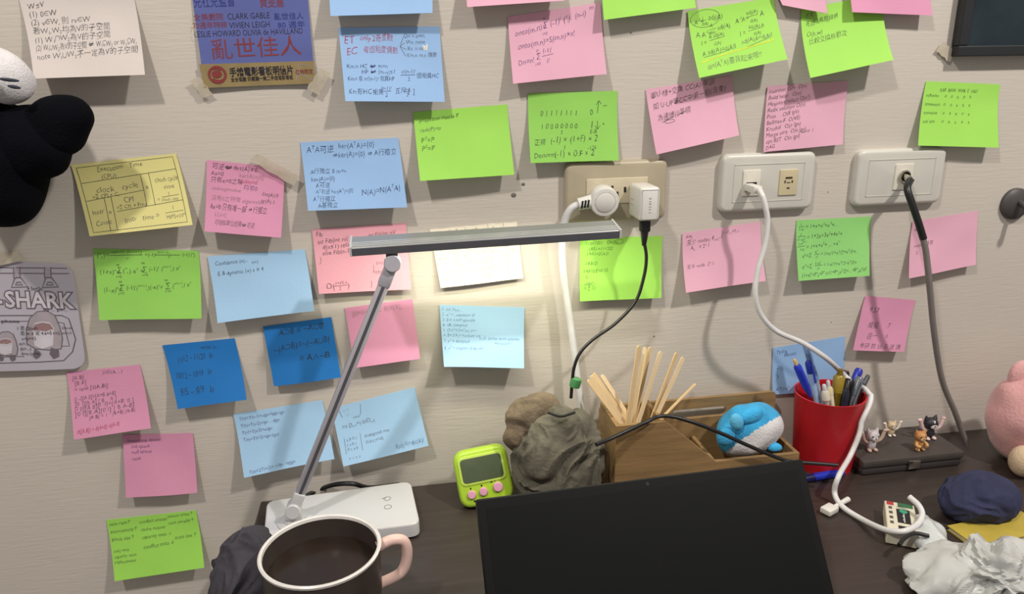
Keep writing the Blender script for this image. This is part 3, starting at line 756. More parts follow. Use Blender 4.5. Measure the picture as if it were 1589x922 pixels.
poster_strip_marks += [('l', arc(eu2, ev2, .10, .055, 180, 360, 16), 'S', .5, 1)]
eu3, ev3 = U(pc, 468, 112)
poster_strip_marks += [('l', [(eu3 - .06, ev3 + .06), (eu3 - .02, ev3 - .06), (eu3 + .08, ev3 - .04)], 'S', .5, 1), ('l', [(eu3 - .08, ev3 - .02), (eu3 + .09, ev3 + .05)], 'S', .5, 1)]

sc_ = SHARK['c']
SP = lambda x, y: U(sc_, x, y)
hs = 166.0


def spl(pts, ink, wd, lift=0):
    return ('l', [SP(*p) for p in pts], ink, wd, lift)


def spf(pts, ink, lift=0):
    return ('f', [SP(*p) for p in pts], ink, 1, lift)


shark_marks = [
    spl([(-120, 414), (104, 416)], 'G', 1.0), spl([(-120, 423), (107, 424)], 'G', 1.0),
    PT(sc_, 6, 475, 34 / hs, 'SHARK', 'G', None, .075, 1), PT(sc_, 6, 475, 34 / hs, 'SHARK', 'L', None, .022, 3),
    PT(sc_, -9, 475, 34 / hs, '-', 'G', None, .075, 1), PT(sc_, -9, 475, 34 / hs, '-', 'L', None, .022, 3),
    PT(sc_, 40, 449, 8 / hs, '4 5n+2n', 'D', 64, -.005, 3), PT(sc_, 66, 481, 6 / hs, 'by ... p=...', 'D', 104, -.005, 3),
    spl([(-120, 489), (95, 488), (106, 493), (117, 525), (112, 545), (98, 559), (60, 561), (-120, 566)], 'G', 1.2),
    spl([(-120, 498), (60, 497)], 'G', .8), spl([(86, 498), (98, 500), (107, 536), (88, 536)], 'G', .9), spl([(-120, 556), (36, 552)], 'G', .8),
]
for hx in (24, 73):
    shark_marks += [spf([(hx - 5, 414), (hx + 5, 414), (hx + 5, 431), (hx - 5, 431)], 'S'), spl([(hx - 5, 414), (hx - 5, 431)], 'G', .8, 1), spl([(hx + 5, 414), (hx + 5, 431)], 'G', .8, 1),
                    spl([(hx - 3, 430), (hx + 6, 430), (hx + 17, 444), (hx - 9, 445), (hx - 3, 430)], 'G', 1.2, 1), spl([(hx, 437), (hx + 6, 437), (hx + 9, 441), (hx - 3, 441), (hx, 437)], 'G', 1.0, 1)]
for (cx, cy, k) in ((64, 510, 1.0), (6, 531, .62)):
    body = [(-24, 22), (-25, 0), (-20, -18), (-8, -28), (8, -29), (20, -22), (27, -6), (32, 14), (30, 30), (14, 32), (-10, 30)]
    shark_marks += [spf([(cx + a * k, cy + b2 * k) for a, b2 in body], 'S', 1), spl([(cx + a * k, cy + b2 * k) for a, b2 in body + body[:1]], 'G', .9, 2),
                    spf([(cx + a * k, cy + b2 * k) for a, b2 in ((-15, -2), (-12, -10), (0, -13), (12, -11), (19, -2), (17, 25), (0, 30), (-12, 25))], 'L', 2),
                    spf([(cx + a * k, cy + b2 * k) for a, b2 in ((-15, 1), (-12, -8), (0, -11), (12, -9), (18, -1), (14, 3), (0, 2))], 'M', 3),
                    spl([(cx + a * k, cy + b2 * k) for a, b2 in ((-15, 1), (-8, 4), (-2, 2), (4, 5), (10, 2), (18, 0))], 'L', 1.2, 4),
                    spf([(cx + a * k, cy + b2 * k) for a, b2 in ((-12, 30), (-4, 34), (-3, 42), (-9, 46), (-14, 42))], 'G', 3),
                    spf([(cx + a * k, cy + b2 * k) for a, b2 in ((14, 28), (26, 32), (27, 42), (18, 46), (12, 38))], 'G', 3)]
for i, s in enumerate(('1 若 Q(x)=', '  若 m ≥ 定 4.6+0:1=2', '  x+y==2', '  m=...', '  (h=...)', '  0=n·(x+m)')):
    shark_marks.append(PT(sc_, 24 + (i % 3) * 2, 510 + i * 8, 7 / hs, s, 'D', None, -.005, 5))
shark_marks += [PT(sc_, 95, 509, 6 / hs, '2=n-m', 'D', None, -.005, 4), PT(sc_, 95, 517, 6 / hs, 'm=1:5', 'D', None, -.005, 4), PT(sc_, -30, 499, 7 / hs, 'so pls phone', 'D', 28, -.005, 4)]

for nd in NOTES:
    for it in nd['m']:
        if it[0] == 't':
            want(it[4], it[7])
for it in poster_marks + poster_strip_marks + shark_marks:
    if it[0] == 't':
        want(it[4], it[7])
want('ON', 0.0)
for s in ('10', 'M', '3.0', 'YAMA', 'GLUE', 'H  M', 'S', 'MEM', 'W'):
    want(s, 0.0)
build_text()


def paper(key):
    m = mat('paper_' + key, PAPER[key], rough=0.75, var=0.025, scale=25, bump=0.06, bscale=500)
    return m


for i, nd in enumerate(NOTES):
    sh = Sheet(nd['c'], nd['lift'], liftr=nd.get('liftr'), curl=nd.get('curl', 0.0), seed=i + 1, top=0.0006 + 0.0004 * (i % 3))
    o = link(nd.get('n', 'sticky_note'), sh.mesh(tear=nd.get('tear', 0.0)), paper(nd['p']), None, True)
    tag(o, nd['label'], 'paper note' if 'n' in nd else 'sticky note', 'notes stuck on the wall')
    sh.marks(nd['m'], o)

# poster card
sh = Sheet(pc, .003, top=.001, power=1.2, seed=2)
po = link('poster_card', sh.mesh(12, 24), mat('poster_blue', (94, 104, 166), rough=.35, var=.10, scale=9, stretch=(1, 1, 3)), None, True)
tag(po, 'blue printed film postcard with red Chinese title and ochre bottom strip', 'poster')
sh.marks(poster_marks + poster_strip, po, hand=False)
sh.marks(poster_strip_marks, po, hand=False)

# grey cartoon sheet
sh = Sheet(sc_, .004, top=.0015, power=1.2, seed=5)
so = link('cartoon_sheet', sh.mesh(20, 14, rad=.014), paper('lavender'), None, True)
tag(so, 'lavender grey printed sheet lettered SHARK with train straps, at the left edge', 'sheet')
sh.marks(shark_marks, so, hand=False)


def tape(quad, d, label, rgb=(206, 197, 178), alpha=.55):
    """strip of masking tape with torn zigzag ends; quad = two end edges in order around the strip"""
    p = [PY(x, y, d) for x, y in quad]
    out = []
    n = 5
    rnd = random.Random(int(quad[0][0]))
    ax = ((p[1] + p[2]) - (p[0] + p[3])).normalized()
    for k in range(n + 1):
        out.append(p[3].lerp(p[0], k / n) - ax * (.0012 * (k % 2) + .0006 * rnd.random()))
    for k in range(n + 1):
        out.append(p[1].lerp(p[2], k / n) + ax * (.0012 * (k % 2) + .0006 * rnd.random()))
    o = link('tape_strip', bm_prism(out, Vector((0, -.0003, 0))), mat('tape_beige%d' % int(alpha * 100), rgb, rough=.4, alpha=alpha, bump=.3, bscale=160))
    tag(o, label, 'tape', 'pieces of tape on the wall')
    return o


tape([(296, 125), (308, 119), (329, 147), (316, 152)], .0048, 'beige tape at the lower left corner of the blue poster')
tape([(498, 107), (512, 113), (493, 147), (477, 138)], .0055, 'beige tape at the lower right corner of the blue poster')
tape([(390, 247), (398, 239), (464, 275), (456, 288)], .0065, 'beige tape across the corner of a rose pink note')
tape([(-8, 392), (24, 391), (36, 404), (-8, 414)], .004, 'beige tape holding the grey cartoon sheet', alpha=.8)
tape([(1453, 78), (1462, 66), (1482, 80), (1474, 96)], .003, 'beige tape below the dark framed picture', alpha=.75)


# ------------------------------------------------------------------ wall plates and plugs
def round_poly(pts, r, n=6):
    out = []
    m = len(pts)
    for i in range(m):
        p0, p1, p2 = Vector(pts[i - 1]), Vector(pts[i]), Vector(pts[(i + 1) % m])
        a, c = p1 + (p0 - p1).normalized() * r, p1 + (p2 - p1).normalized() * r
        for k in range(n + 1):
            t = k / n
            out.append(a * (1 - t) ** 2 + p1 * 2 * t * (1 - t) + c * t * t)
    return out


def rrect(cx, cz, w, h, r, y, n=6):
    return round_poly([(cx - w / 2, y, cz - h / 2), (cx + w / 2, y, cz - h / 2), (cx + w / 2, y, cz + h / 2), (cx - w / 2, y, cz + h / 2)], r, n)


def bm_pillow(cx, cz, w, h, r, d0, d1, edge):
    """plate with a rounded outline and a rounded front edge, from depth d0 to d1 in front of the wall"""
    b = bmesh.new()
    loops = []
    steps = [(0, d0), (0, d1 - edge)] + [(edge * (1 - math.cos(a)), d1 - edge + edge * math.sin(a)) for a in (R(22), R(45), R(67), R(90))]
    for ins, d in steps:
        loops.append([b.verts.new(p) for p in rrect(cx, cz, w - 2 * ins, h - 2 * ins, max(.0006, r - ins), -d)])
    for a, c in zip(loops, loops[1:]):
        for i in range(len(a)):
            j = (i + 1) % len(a)
            b.faces.new((a[i], a[j], c[j], c[i]))
    b.faces.new(loops[0])
    b.faces.new(loops[-1])
    return b


def bm_line_frame(cx, cz, w, h, d, t=.0006, p=.0005):
    b = bmesh.new()
    for (x0, x1, z0, z1) in ((cx - w / 2, cx + w / 2, cz + h / 2 - t, cz + h / 2), (cx - w / 2, cx + w / 2, cz - h / 2, cz - h / 2 + t), (cx - w / 2, cx - w / 2 + t, cz - h / 2, cz + h / 2), (cx + w / 2 - t, cx + w / 2, cz - h / 2, cz + h / 2)):
        bm_box((x0, -d - p, z0), (x1, -d + .0002, z1), bm=b)
    return b


white_plastic = mat('white_plastic', (228, 226, 220), rough=.35, var=.02)
plate_white = mat('plate_white', (208, 206, 197), rough=.35, var=.02)
plate_beige = mat('plate_beige', (178, 168, 144), rough=.35, var=.03)
ivory = mat('ivory_plastic', (208, 196, 160), rough=.4, var=.02)
black_plastic = mat('black_plastic', (26, 26, 28), rough=.4, var=.05)
chrome = mat('chrome', (200, 196, 184), rough=.2, metal=1.0, var=.02)
dark_hole = mat('dark_hole', (14, 13, 12), rough=.6)


def plate(c, m, label, cat='wall plate', w=.1175, h=.068):
    p = PY(*c, .009)
    t = thing('wall_plate', (p.x, 0, p.z), label, cat, 'wall plates')
    link('plate_body', bm_pillow(p.x, p.z, w, h, .010, .0, .010, .005), m, t, True)
    return t, p


# beige power socket
t, p = plate((957, 297), plate_beige, 'beige wall socket plate with two plugs in it', 'socket plate', .120, .069)
link('socket_face', bm_pillow(p.x, p.z + .001, .072, .029, .0015, .0095, .0112, .0006), mat('socket_face', (206, 196, 170), rough=.35), t, True)
for dx, dz in ((-.006, .004), (-.006, -.005), (.009, .002), (.0, -.003)):
    link('socket_slot', bm_box((p.x + dx - .0012, -.0118, p.z + dz - .003), (p.x + dx + .0012, -.011, p.z + dz + .003)), dark_hole, t)
SOCK = p
# network plate
t, p = plate((1192, 283), plate_white, 'white wall plate with a network jack and an ivory phone jack', 'wall plate')
link('plate_border', bm_line_frame(p.x, p.z, .088, .044, .010), plate_white, t)
mj = PY(1166, 284, .0105)
link('jack_module', bm_pillow(mj.x, mj.z, .022, .030, .0012, .0095, .0115, .0005), mat('module_white', (226, 222, 208), rough=.35), t, True)
link('jack_hole', bm_box((mj.x - .007, -.0120, mj.z - .010), (mj.x + .006, -.0112, mj.z + .001)), dark_hole, t)
pj = PY(1223, 283, .0105)
ph = link('phone_jack', bm_pillow(pj.x, pj.z, .0225, .030, .0008, .0095, .0115, .0005), ivory, t, True)
ph['label'] = 'ivory telephone jack insert'
for (dx, dz, w, h) in ((0, .0055, .0085, .0022), (0, -.0065, .0034, .0016), (-.0045, .001, .0016, .003), (.0045, .001, .0016, .003), (0, 0, .004, .001)):
    link('jack_slot', bm_box((pj.x + dx - w / 2, -.0119, pj.z + dz - h / 2), (pj.x + dx + w / 2, -.0113, pj.z + dz + h / 2)), mat('slot_brown', (70, 62, 46)), ph)
# antenna plate
t, p = plate((1397, 275), plate_white, 'white wall plate with a round antenna socket and black cable', 'wall plate')
link('plate_border', bm_line_frame(p.x, p.z, .088, .044, .010), plate_white, t)
cx = PY(1402, 273, .0105)
link('antenna_module', bm_pillow(cx.x, cx.z - .001, .024, .031, .0012, .0095, .0115, .0005), mat('module_white', (226, 222, 208)), t, True)
WY = Matrix.Translation((cx.x, -.0112, cx.z)) @ Matrix.Rotation(R(90), 4, 'X')
link('socket_ring', bm_lathe([(.0075, 0), (.0075, .003), (.0066, .0042), (.0056, .0042), (.0054, .001), (.0, .001)], 28, WY, False), chrome, t, True)
link('socket_core', bm_lathe([(.0052, .0005), (.0052, .0016)], 24, WY), dark_hole, t, True)

# antenna cable
ac = thing('antenna_cable', (cx.x, -.02, cx.z), 'black-ended antenna cable hanging from the right wall plate', 'cable')
link('connector', bm_lathe([(.0042, 0), (.0042, .009), (.003, .010), (.003, .014)], 18, Matrix.Translation((cx.x, -.0118, cx.z)) @ frame((.12, -1, -.35))), chrome, ac, True)
pts = [(cx.x + .001, -.022, cx.z - .004), PY(1408, 293, .034), PY(1416, 318, .042), PY(1425, 345, .047), PY(1433, 371, .050)]
link('black_sleeve', bm_tube(pts, .0042, 12), black_plastic, ac, True)
link('grey_cord', bm_tube([PY(1431, 366, .0495), PY(1437, 392, .052), PY(1443, 450, .055), PY(1450, 520, .056), PY(1462, 590, .055), PY(1482, 640, .055), PY(1500, 690, .055)], .0036, 12), mat('cord_grey', (122, 115, 112), rough=.5), ac, True)

# round power plug with white cord
pc0 = PY(941, 311, .033)
wp = thing('power_plug', (pc0.x, -.02, pc0.z), 'round white power plug with ribbed sleeve and thick white cord', 'plug')
WYp = Matrix.Translation((pc0.x, -.011, pc0.z)) @ frame((-.05, -1, -.12))
link('plug_body', bm_lathe([(.0135, 0), (.0165, .006), (.0165, .018), (.0155, .0215), (.0118, .022), (.0118, .0212), (.0, .0212)], 36, WYp, False), white_plastic, wp, True)
link('plug_disc', bm_lathe([(.0112, .0200), (.0112, .0222), (.0102, .0228)], 32, WYp), white_plastic, wp, True)
s0, s1 = PY(932, 310, .024), PY(897, 317, .024)
dirn = (s1 - s0).normalized()
link('cord_sleeve', bm_tube([s0, s0.lerp(s1, .5), s1], .0075, 14, radii=lambda q: .0088 - .0022 * q), white_plastic, wp, True)
for k in range(3):
    q = s0.lerp(s1, .62 + .13 * k)
    link('sleeve_slot', bm_box((-.0009, -.0006, -.0042), (.0009, .0006, .0042), mtx=Matrix.Translation(q + Vector((0, -.0072 + .0003 * k, 0))) @ Matrix.Rotation(R(8), 4, 'Y')), dark_hole, wp)
link('cord', bm_tube([s1 - dirn * .004, PY(886, 324, .024), PY(876, 345, .022), PY(872, 385, .018), PY(875, 430, .016), PY(882, 480, .016), PY(889, 530, .018), PY(895, 580, .02), PY(902, 640, .022), PY(905, 700, .022)], .0042, 12), mat('cord_white', (222, 222, 222), rough=.4), wp, True)

# phone charger
ch0 = PY(1008, 317, .050)
cg = thing('phone_charger', (ch0.x, -.02, ch0.z), 'white block phone charger plugged into the beige socket plate', 'charger')
link('charger_body', bm_box((ch0.x - .0115, -.052, ch0.z - .0185), (ch0.x + .0115, -.0113, ch0.z + .0185), .0038, 3), white_plastic, cg, True)
link('charger_face', bm_line_frame(ch0.x, ch0.z, .0185, .0325, .052, .0005, .0003), mat('face_line', (205, 204, 198)), cg)
for k, hgt in enumerate((.0016, .001, .0018, .0012, .0016, .001)):
    zz = ch0.z + .007 - k * .003
    link('face_letter', bm_box((ch0.x - .0012, -.0524, zz - .0009), (ch0.x + .0012, -.0519, zz - .0009 + hgt)), mat('letter_grey', (190, 190, 186)), cg)
for k in (-1, 1):
    link('side_mark', bm_box((ch0.x - .0118, -.030, ch0.z + .003 * k - .001), (ch0.x - .0114, -.020, ch0.z + .003 * k)), mat('letter_grey', (190, 190, 186)), cg)
# charging cable
u0 = Vector((ch0.x - .001, -.040, ch0.z - .0185))
uc = thing('charging_cable', (u0.x, -.04, u0.z), 'thin black charging cable hanging from the white charger', 'cable')
link('cable_plug', bm_box((u0.x - .0055, -.0445, u0.z - .014), (u0.x + .0055, -.0355, u0.z), .0015), black_plastic, uc, True)
link('strain_relief', bm_tube([u0 + Vector((0, 0, -.013)), u0 + Vector((0, 0, -.022)), u0 + Vector((0, .0005, -.030))], .004, 12, radii=lambda q: .0046 - .0022 * q), black_plastic, uc, True)
link('cord', bm_tube([u0 + Vector((0, 0, -.026)), PY(1003, 400, .040), PY(999, 430, .040), PY(986, 468, .042), PY(955, 502, .045), PY(920, 527, .048), PY(900, 548, .05), PY(891, 570, .052), PY(888, 592, .053), PY(886, 618, .055)], .0019, 10), black_plastic, uc, True)
gb = PY(893, 594, .053)
bead = link('cord_bead', bm_lathe([(.004, -.006), (.0062, -.005), (.0066, 0), (.0062, .005), (.004, .006)], 20, Matrix.Translation(gb) @ Matrix.Rotation(R(14), 4, 'Y')), mat('green_plastic', (74, 134, 84), rough=.25), uc, True)
bead['label'] = 'small green plastic bead'

# ------------------------------------------------------------------ desk lamp
LW = mat('lamp_white', (206, 206, 208), rough=.32, var=.01)
alu = mat('lamp_aluminium', (158, 160, 160), rough=.38, metal=.35, var=.05, scale=300, stretch=(1, 20, 20))
alu_dark = mat('lamp_aluminium_dark', (96, 97, 104), rough=.45, metal=.3, var=.05)
alu_light = mat('lamp_ridge', (206, 208, 206), rough=.3, metal=.3)
bc = [PZ(x, y, .019) for x, y in ((414, 777), (637, 746), (652, 812), (408, 842))]
for q in bc:
    q.z = .003
hb = PZ(456, 789, .036)
lamp = thing('desk_lamp', ((bc[0] + bc[2]) / 2) * 1.0, 'white and aluminium LED desk lamp with a long bar head', 'lamp')
lamp.location.z = 0
b = bm_prism(round_poly(bc, .012, 8), Vector((0, 0, .016)))
bmesh.ops.recalc_face_normals(b, faces=b.faces)
top_e = [e for e in b.edges if all(v.co.z > .0185 for v in e.verts) and len(e.link_faces) == 2 and any(f.normal.z > .9 for f in e.link_faces)]
bmesh.ops.bevel(b, geom=top_e, offset=.0022, segments=3, profile=.5, affect='EDGES')
base = link('base', b, LW, lamp, True)
link('base_foot', bm_prism(round_poly([q.lerp((bc[0] + bc[2]) / 2, .06) - Vector((0, 0, .003)) for q in bc], .012, 6), Vector((0, 0, .0032))), black_plastic, lamp)
for (px, py, rr) in ((601, 774, .0042), (602, 787, .0044)):
    q = PZ(px, py, .019)
    link('touch_symbol', bm_lathe([(rr, .019), (rr, .0193), (rr - .0007, .0193), (rr - .0007, .019)], 24, Matrix.Translation((q.x, q.y, 0)), False), mat('symbol_grey', (130, 130, 134)), base)
q = PZ(601, 773, .019)
link('touch_symbol', bm_box((q.x - .0065, q.y - .0004, .019), (q.x - .0015, q.y + .0004, .0193)), mat('symbol_grey', (130, 130, 134)), base)
fz = Vector((hb.x, hb.y, 0))
link('swivel_disc', bm_lathe([(.019, .0188), (.019, .0205), (.0175, .0215), (.0125, .0218), (.0118, .024), (.0, .024)], 36, Matrix.Translation(fz), False), LW, lamp, True)
ht = PY(609, 408, -hb.y + .004)
adir = (ht - hb).normalized()
link('lower_bracket', bm_box((-.0062, -.007, -.013), (.0062, .007, .022), .002, mtx=Matrix.Translation(hb) @ frame(adir)), LW, lamp, True)
link('lower_bracket', bm_box((hb.x - .008, hb.y - .006, .022), (hb.x + .008, hb.y + .006, hb.z + .002), .002), LW, lamp, True)
link('lower_hinge', bm_lathe([(.0072, -.011), (.0082, -.010), (.0082, .010), (.0072, .011)], 28, Matrix.Translation(hb) @ frame((0, -1, .15))), LW, lamp, True)
ax = Matrix.Translation(hb) @ frame(adir)
L = (ht - hb).length
link('arm', bm_box((-.0055, -.005, .012), (.0055, .005, L - .012), .0016, mtx=ax), mat('arm_grey', (190, 186, 194), rough=.4, metal=.2, var=.03), lamp, True)
link('arm_groove', bm_box((-.0016, -.0054, .02), (.0016, -.0049, L - .02), mtx=ax), alu_dark, lamp)
link('arm_sleeve', bm_box((-.0064, -.006, L - .026), (.0064, .006, L - .004), .002, mtx=ax), mat('sleeve_grey', (176, 174, 184), rough=.35), lamp, True)
link('upper_hinge', bm_lathe([(.0078, -.010), (.0086, -.009), (.0086, .008), (.0078, .009)], 30, Matrix.Translation(ht) @ frame((0, -1, .12))), mat('sleeve_grey', (176, 174, 184)), lamp, True)
hdep = -ht.y - .006
h0, h1 = PY(545, 381.5, hdep), PY(956, 354.5, hdep)
hx = (h1 - h0).normalized()
N_ = Matrix.Rotation(R(9), 3, 'X') @ Vector((0, 0, 1))
N_ = (N_ - hx * N_.dot(hx)).normalized()
Yv = N_.cross(hx)
HM = Matrix.Translation((h0 + h1) / 2) @ Matrix((hx, Yv, N_)).transposed().to_4x4()
HL = (h1 - h0).length / 2
head = link('head_bar', bm_box((-HL, -.0155, -.0050), (HL, .0155, .0038), .0008, 1, mtx=HM), alu, lamp)
link('head_front', bm_box((-HL, -.0161, -.0049), (HL, -.0154, .0026), mtx=HM), alu_dark, head)
for yy in (-.0130, -.0085, -.0040):
    link('head_ridge', bm_box((-HL, yy - .0008, .0036), (HL, yy + .0008, .0048), mtx=HM), alu_light, head)
for sgn in (-1, 1):
    link('end_cap', bm_box((sgn * HL - .0012, -.0163, -.0053), (sgn * HL + .0012, .0158, .0051), .0006, 1, mtx=HM), LW, head)
link('head_neck', bm_box((ht.x - .006, ht.y - .004, ht.z), (ht.x + .006, ht.y + .010, ht.z + .013), .001), alu_dark, lamp)
link('led_strip', bm_box((-HL + .03, -.008, -.0056), (HL - .004, .008, -.0046), mtx=HM), mat('led_glow', (255, 246, 214), emit=6.0), head)
ll = bpy.data.lights.new('led_light', 'AREA')
ll.shape = 'RECTANGLE'
ll.size = HL * 2 - .04
ll.size_y = .014
ll.energy = 0.42
ll.color = (1.0, .98, .72)
lo = bpy.data.objects.new('led_light', ll)
COL.objects.link(lo)
lo.matrix_world = HM @ Matrix.Translation((.012, 0, -.0064)) @ Matrix.Rotation(R(-7), 4, 'X')
bpy.context.view_layer.update()
lo.parent = lamp
lo.matrix_parent_inverse = world_of(lamp).inverted()
link('power_cord', bm_tube([PZ(470, 772, .004), PZ(495, 760, .005), PZ(520, 752, .02), PZ(548, 751, .022), PZ(575, 757, .006), PZ(620, 752, .004)], .0028, 10), black_plastic, lamp, True)

# ------------------------------------------------------------------ kitchen timer
GT = mat('timer_green', (176, 214, 62), rough=.32, var=.02)
best = None
for k in range(60):
    d = .02 + k * .002
    c = PY(750, 738, d)
    M = Matrix.Translation(c) @ Matrix.Rotation(R(-6), 4, 'Z') @ Matrix.Rotation(R(-20), 4, 'X') @ Matrix.Rotation(R(-9), 4, 'Y')
    lowz = min((M @ Vector((x, y, z))).z for x in (-.027, .027) for y in (-.008, .008) for z in (-.031, .031))
    if best is None or abs(lowz - .0005) < best[0]:
        best = (abs(lowz - .0005), M, c)
TM, tc0 = best[1], best[2]
tm = thing('kitchen_timer', (tc0.x, tc0.y, 0), 'lime green kitchen timer with three pink buttons leaning on the desk', 'timer')


def tpart(name, bm, m, par=None, sm=True):
    bm.transform(TM)
    return link(name, bm, m, par or tm, sm)


body_b = bm_pillow(0, 0, .064, .066, .015, -.008, .008, .005)
tpart('timer_body', body_b, GT)
tpart('screen_frame', bm_pillow(0, .010, .054, .034, .007, .0075, .0090, .0008), mat('timer_green_light', (196, 226, 96), rough=.3))
tpart('screen', bm_pillow(0, .010, .048, .028, .005, .0085, .0094, .0003), mat('lcd_grey', (84, 96, 74), rough=.15))
for (x, z, r) in ((-.017, -.0175, .0048), (-.003, -.0165, .0048), (.0145, -.0145, .0056)):
    tpart('button', bm_lathe([(r, 0), (r, .0025), (r * .85, .0034), (0, .0036)], 24, Matrix.Translation((x, -.0078, z)) @ Matrix.Rotation(R(90), 4, 'X'), False), mat('button_pink', (222, 160, 190), rough=.4))
for (x, z, w) in ((-.017, -.0105, .0014), (-.004, -.0095, .0016), (.008, -.0072, .0022), (.012, -.0066, .0014), (.0165, -.006, .0026), (.020, -.0055, .0012), (-.015, -.0255, .002)):
    tpart('button_symbol', bm_box((x - w / 2, -.0084, z - .0011), (x + w / 2, -.0078, z + .0011)), black_plastic, None, False)

# ------------------------------------------------------------------ soft pouch behind the timer
pb = PY(868, 690, .062)
pouch = thing('cloth_pouch', (pb.x, pb.y, 0), 'crumpled grey-green cloth pouch between the timer and the wooden organiser', 'pouch')
pouch_m = mat('pouch_cloth', (98, 94, 82), rough=.95, var=.35, scale=18, bump=.5, bscale=260)
folds(b := bm_ball((pb.x - .002, -.068, .054), (.052, .036, .066), sub=6), (pb.x, -.06, .05), .007, 3, .030)
link('pouch_body', b, pouch_m, pouch, True)
q = PY(826, 655, .058)
folds(b := bm_ball(q, (.030, .018, .040), sub=5, rot=Matrix.Rotation(R(32), 3, 'Y')), q, .004, 8, .030)
link('pouch_flap', b, mat('pouch_flap', (116, 102, 84), rough=.95, var=.3, scale=20, bump=.5, bscale=260), pouch, True)
link('pouch_cord', bm_tube([PY(850, 640, .092), PY(870, 646, .098), PY(892, 640, .094)], .0016, 8), black_plastic, pouch, True)

# ------------------------------------------------------------------ wooden organiser
DF, DB, TH = .088, .022, .005
wood = mat('oak_wood', (148, 119, 80), rough=.5, var=.2, scale=10, stretch=(1.2, 8, 14), bump=.15, bscale=60)
A_ = PY(956, 661, DF)
B_ = PY(1034, 655, DF)
C_ = PY(1111, 715, DF)
D_ = PY(1241, 704, DF)
Bk = PY(1225, 606, DB)
xl, xr = A_.x, D_.x
zt, ztray, zb = (A_.z + B_.z) / 2, (C_.z + D_.z) / 2, Bk.z
org = thing('desk_organiser', ((xl + xr) / 2, -.055, 0), 'light wooden desk organiser with a tall bin, slotted back and low tray', 'organiser')
fr = [(xl, -DF, 0), (xr, -DF, 0), (xr, -DF, ztray), (C_.x, -DF, ztray), (B_.x, -DF, zt), (xl, -DF, zt)]
link('front_panel', bm_prism([Vector(p) for p in fr], Vector((0, TH, 0)), .0006), wood, org)
# back panel with its handle slot
b = bmesh.new()
outer = [b.verts.new(p) for p in round_poly([(xl, -DB, 0), (xr, -DB, 0), (xr, -DB, zb), (xl, -DB, zb)], .006, 4)]
s0_, s1_ = PY(1043, 646, DB), PY(1127, 636, DB)
sz = (s0_.z + s1_.z) / 2
inner = [b.verts.new(p) for p in rrect((s0_.x + s1_.x) / 2, sz, abs(s1_.x - s0_.x), .013, .0062, -DB, 6)]
es = [b.edges.new((l[i], l[(i + 1) % len(l)])) for l in (outer, inner) for i in range(len(l))]
bmesh.ops.triangle_fill(b, use_beauty=True, edges=es)
r_ = bmesh.ops.extrude_face_region(b, geom=b.faces[:])
bmesh.ops.translate(b, vec=(0, TH, 0), verts=[g for g in r_['geom'] if isinstance(g, bmesh.types.BMVert)])
link('back_panel', b, wood, org)
link('side_panel', bm_box((xl, -DF + TH, 0), (xl + TH, -DB, zt), .0006), wood, org)
link('side_panel', bm_box((xr - TH, -DF + TH, 0), (xr, -DB, ztray), .0006), wood, org)
link('divider', bm_box((B_.x - .004, -DF + TH, 0.004), (B_.x + .001, -DB, zt - .002), .0006), wood, org)
link('divider', bm_box((C_.x - .004, -DF + TH, 0.004), (C_.x + .001, -DB, ztray), .0006), wood, org)
link('bottom_panel', bm_box((xl + TH, -DF + TH, 0), (xr - TH, -DB, .005)), wood, org)

# ------------------------------------------------------------------ wooden sticks
stick_m = [mat('stick_wood', (224, 196, 150), rough=.6, var=.12, scale=30, stretch=(1, 1, .1)), mat('stick_wood_pale', (234, 210, 170), rough=.6, var=.12, scale=30, stretch=(1, 1, .1))]
STICKS = [  # top pixel, rim pixel, depth top, depth rim, twist, where
    ((913, 590), (964, 657), .062, .066, 10, 'front stick of the left-leaning bunch'), ((917, 584), (969, 656), .055, .060, -6, 'second stick of the left-leaning bunch'),
    ((921, 580), (974, 655), .048, .054, 4, 'third stick of the left-leaning bunch'), ((934, 582), (978, 650), .044, .050, 12, 'right stick of the left-leaning bunch'),
    ((992, 537), (975, 654), .062, .066, 8, 'leftmost of the upright sticks'), ((1001, 539), (981, 654), .052, .058, -20, 'second from left of the upright sticks'),
    ((1010, 539), (985, 653), .046, .052, 14, 'third from left of the upright sticks'), ((1026, 546), (991, 655), .058, .066, 5, 'rightmost of the upright sticks'),
    ((1051, 548), (1013, 648), .048, .056, 18, 'longer of the pair leaning right'), ((1061, 555), (1018, 648), .054, .060, 4, 'shorter of the pair leaning right'),
    ((1080, 596), (1025, 652), .060, .066, 70, 'edge-on stick leaning far right toward the handle slot')]
sb = bmesh.new()
ov = []
for k in range(9):
    a = math.pi * k / 8
    ov.append((.0025 * math.cos(a), 0, .0025 * math.sin(a)))
for i, (tp, rp, dt, dr, tw, lab) in enumerate(STICKS):
    a, c = PY(*tp, dt), PY(*rp, dr)
    dz = (a - c).normalized()
    ln = (a - c).length
    ext = min(.055, (c.z - .012) / max(.05, dz.z))
    while ext > .01 and not (xl + TH + .004 < (c - dz * ext).x < B_.x - .008):
        ext -= .003
    bot = c - dz * ext
    tot = ln + ext
    out = [Vector((x, 0, z + tot - .0025)) for x, _, z in ov] + [Vector((x, 0, .0025 - z)) for x, _, z in reversed(ov)][0:0] + [Vector((-x, 0, .0025 - z)) for x, _, z in ov]
    b = bm_prism(out, Vector((0, .0016, 0)))
    b.transform(Matrix.Translation(bot) @ frame(dz, Matrix.Rotation(R(tw), 3, 'Z') @ Vector((1, 0, 0))))
    o = link('wooden_stick', b, stick_m[i % 2])
    tag(o, 'thin pale wooden stick in the organiser, ' + lab, 'stick', 'wooden sticks in the organiser')

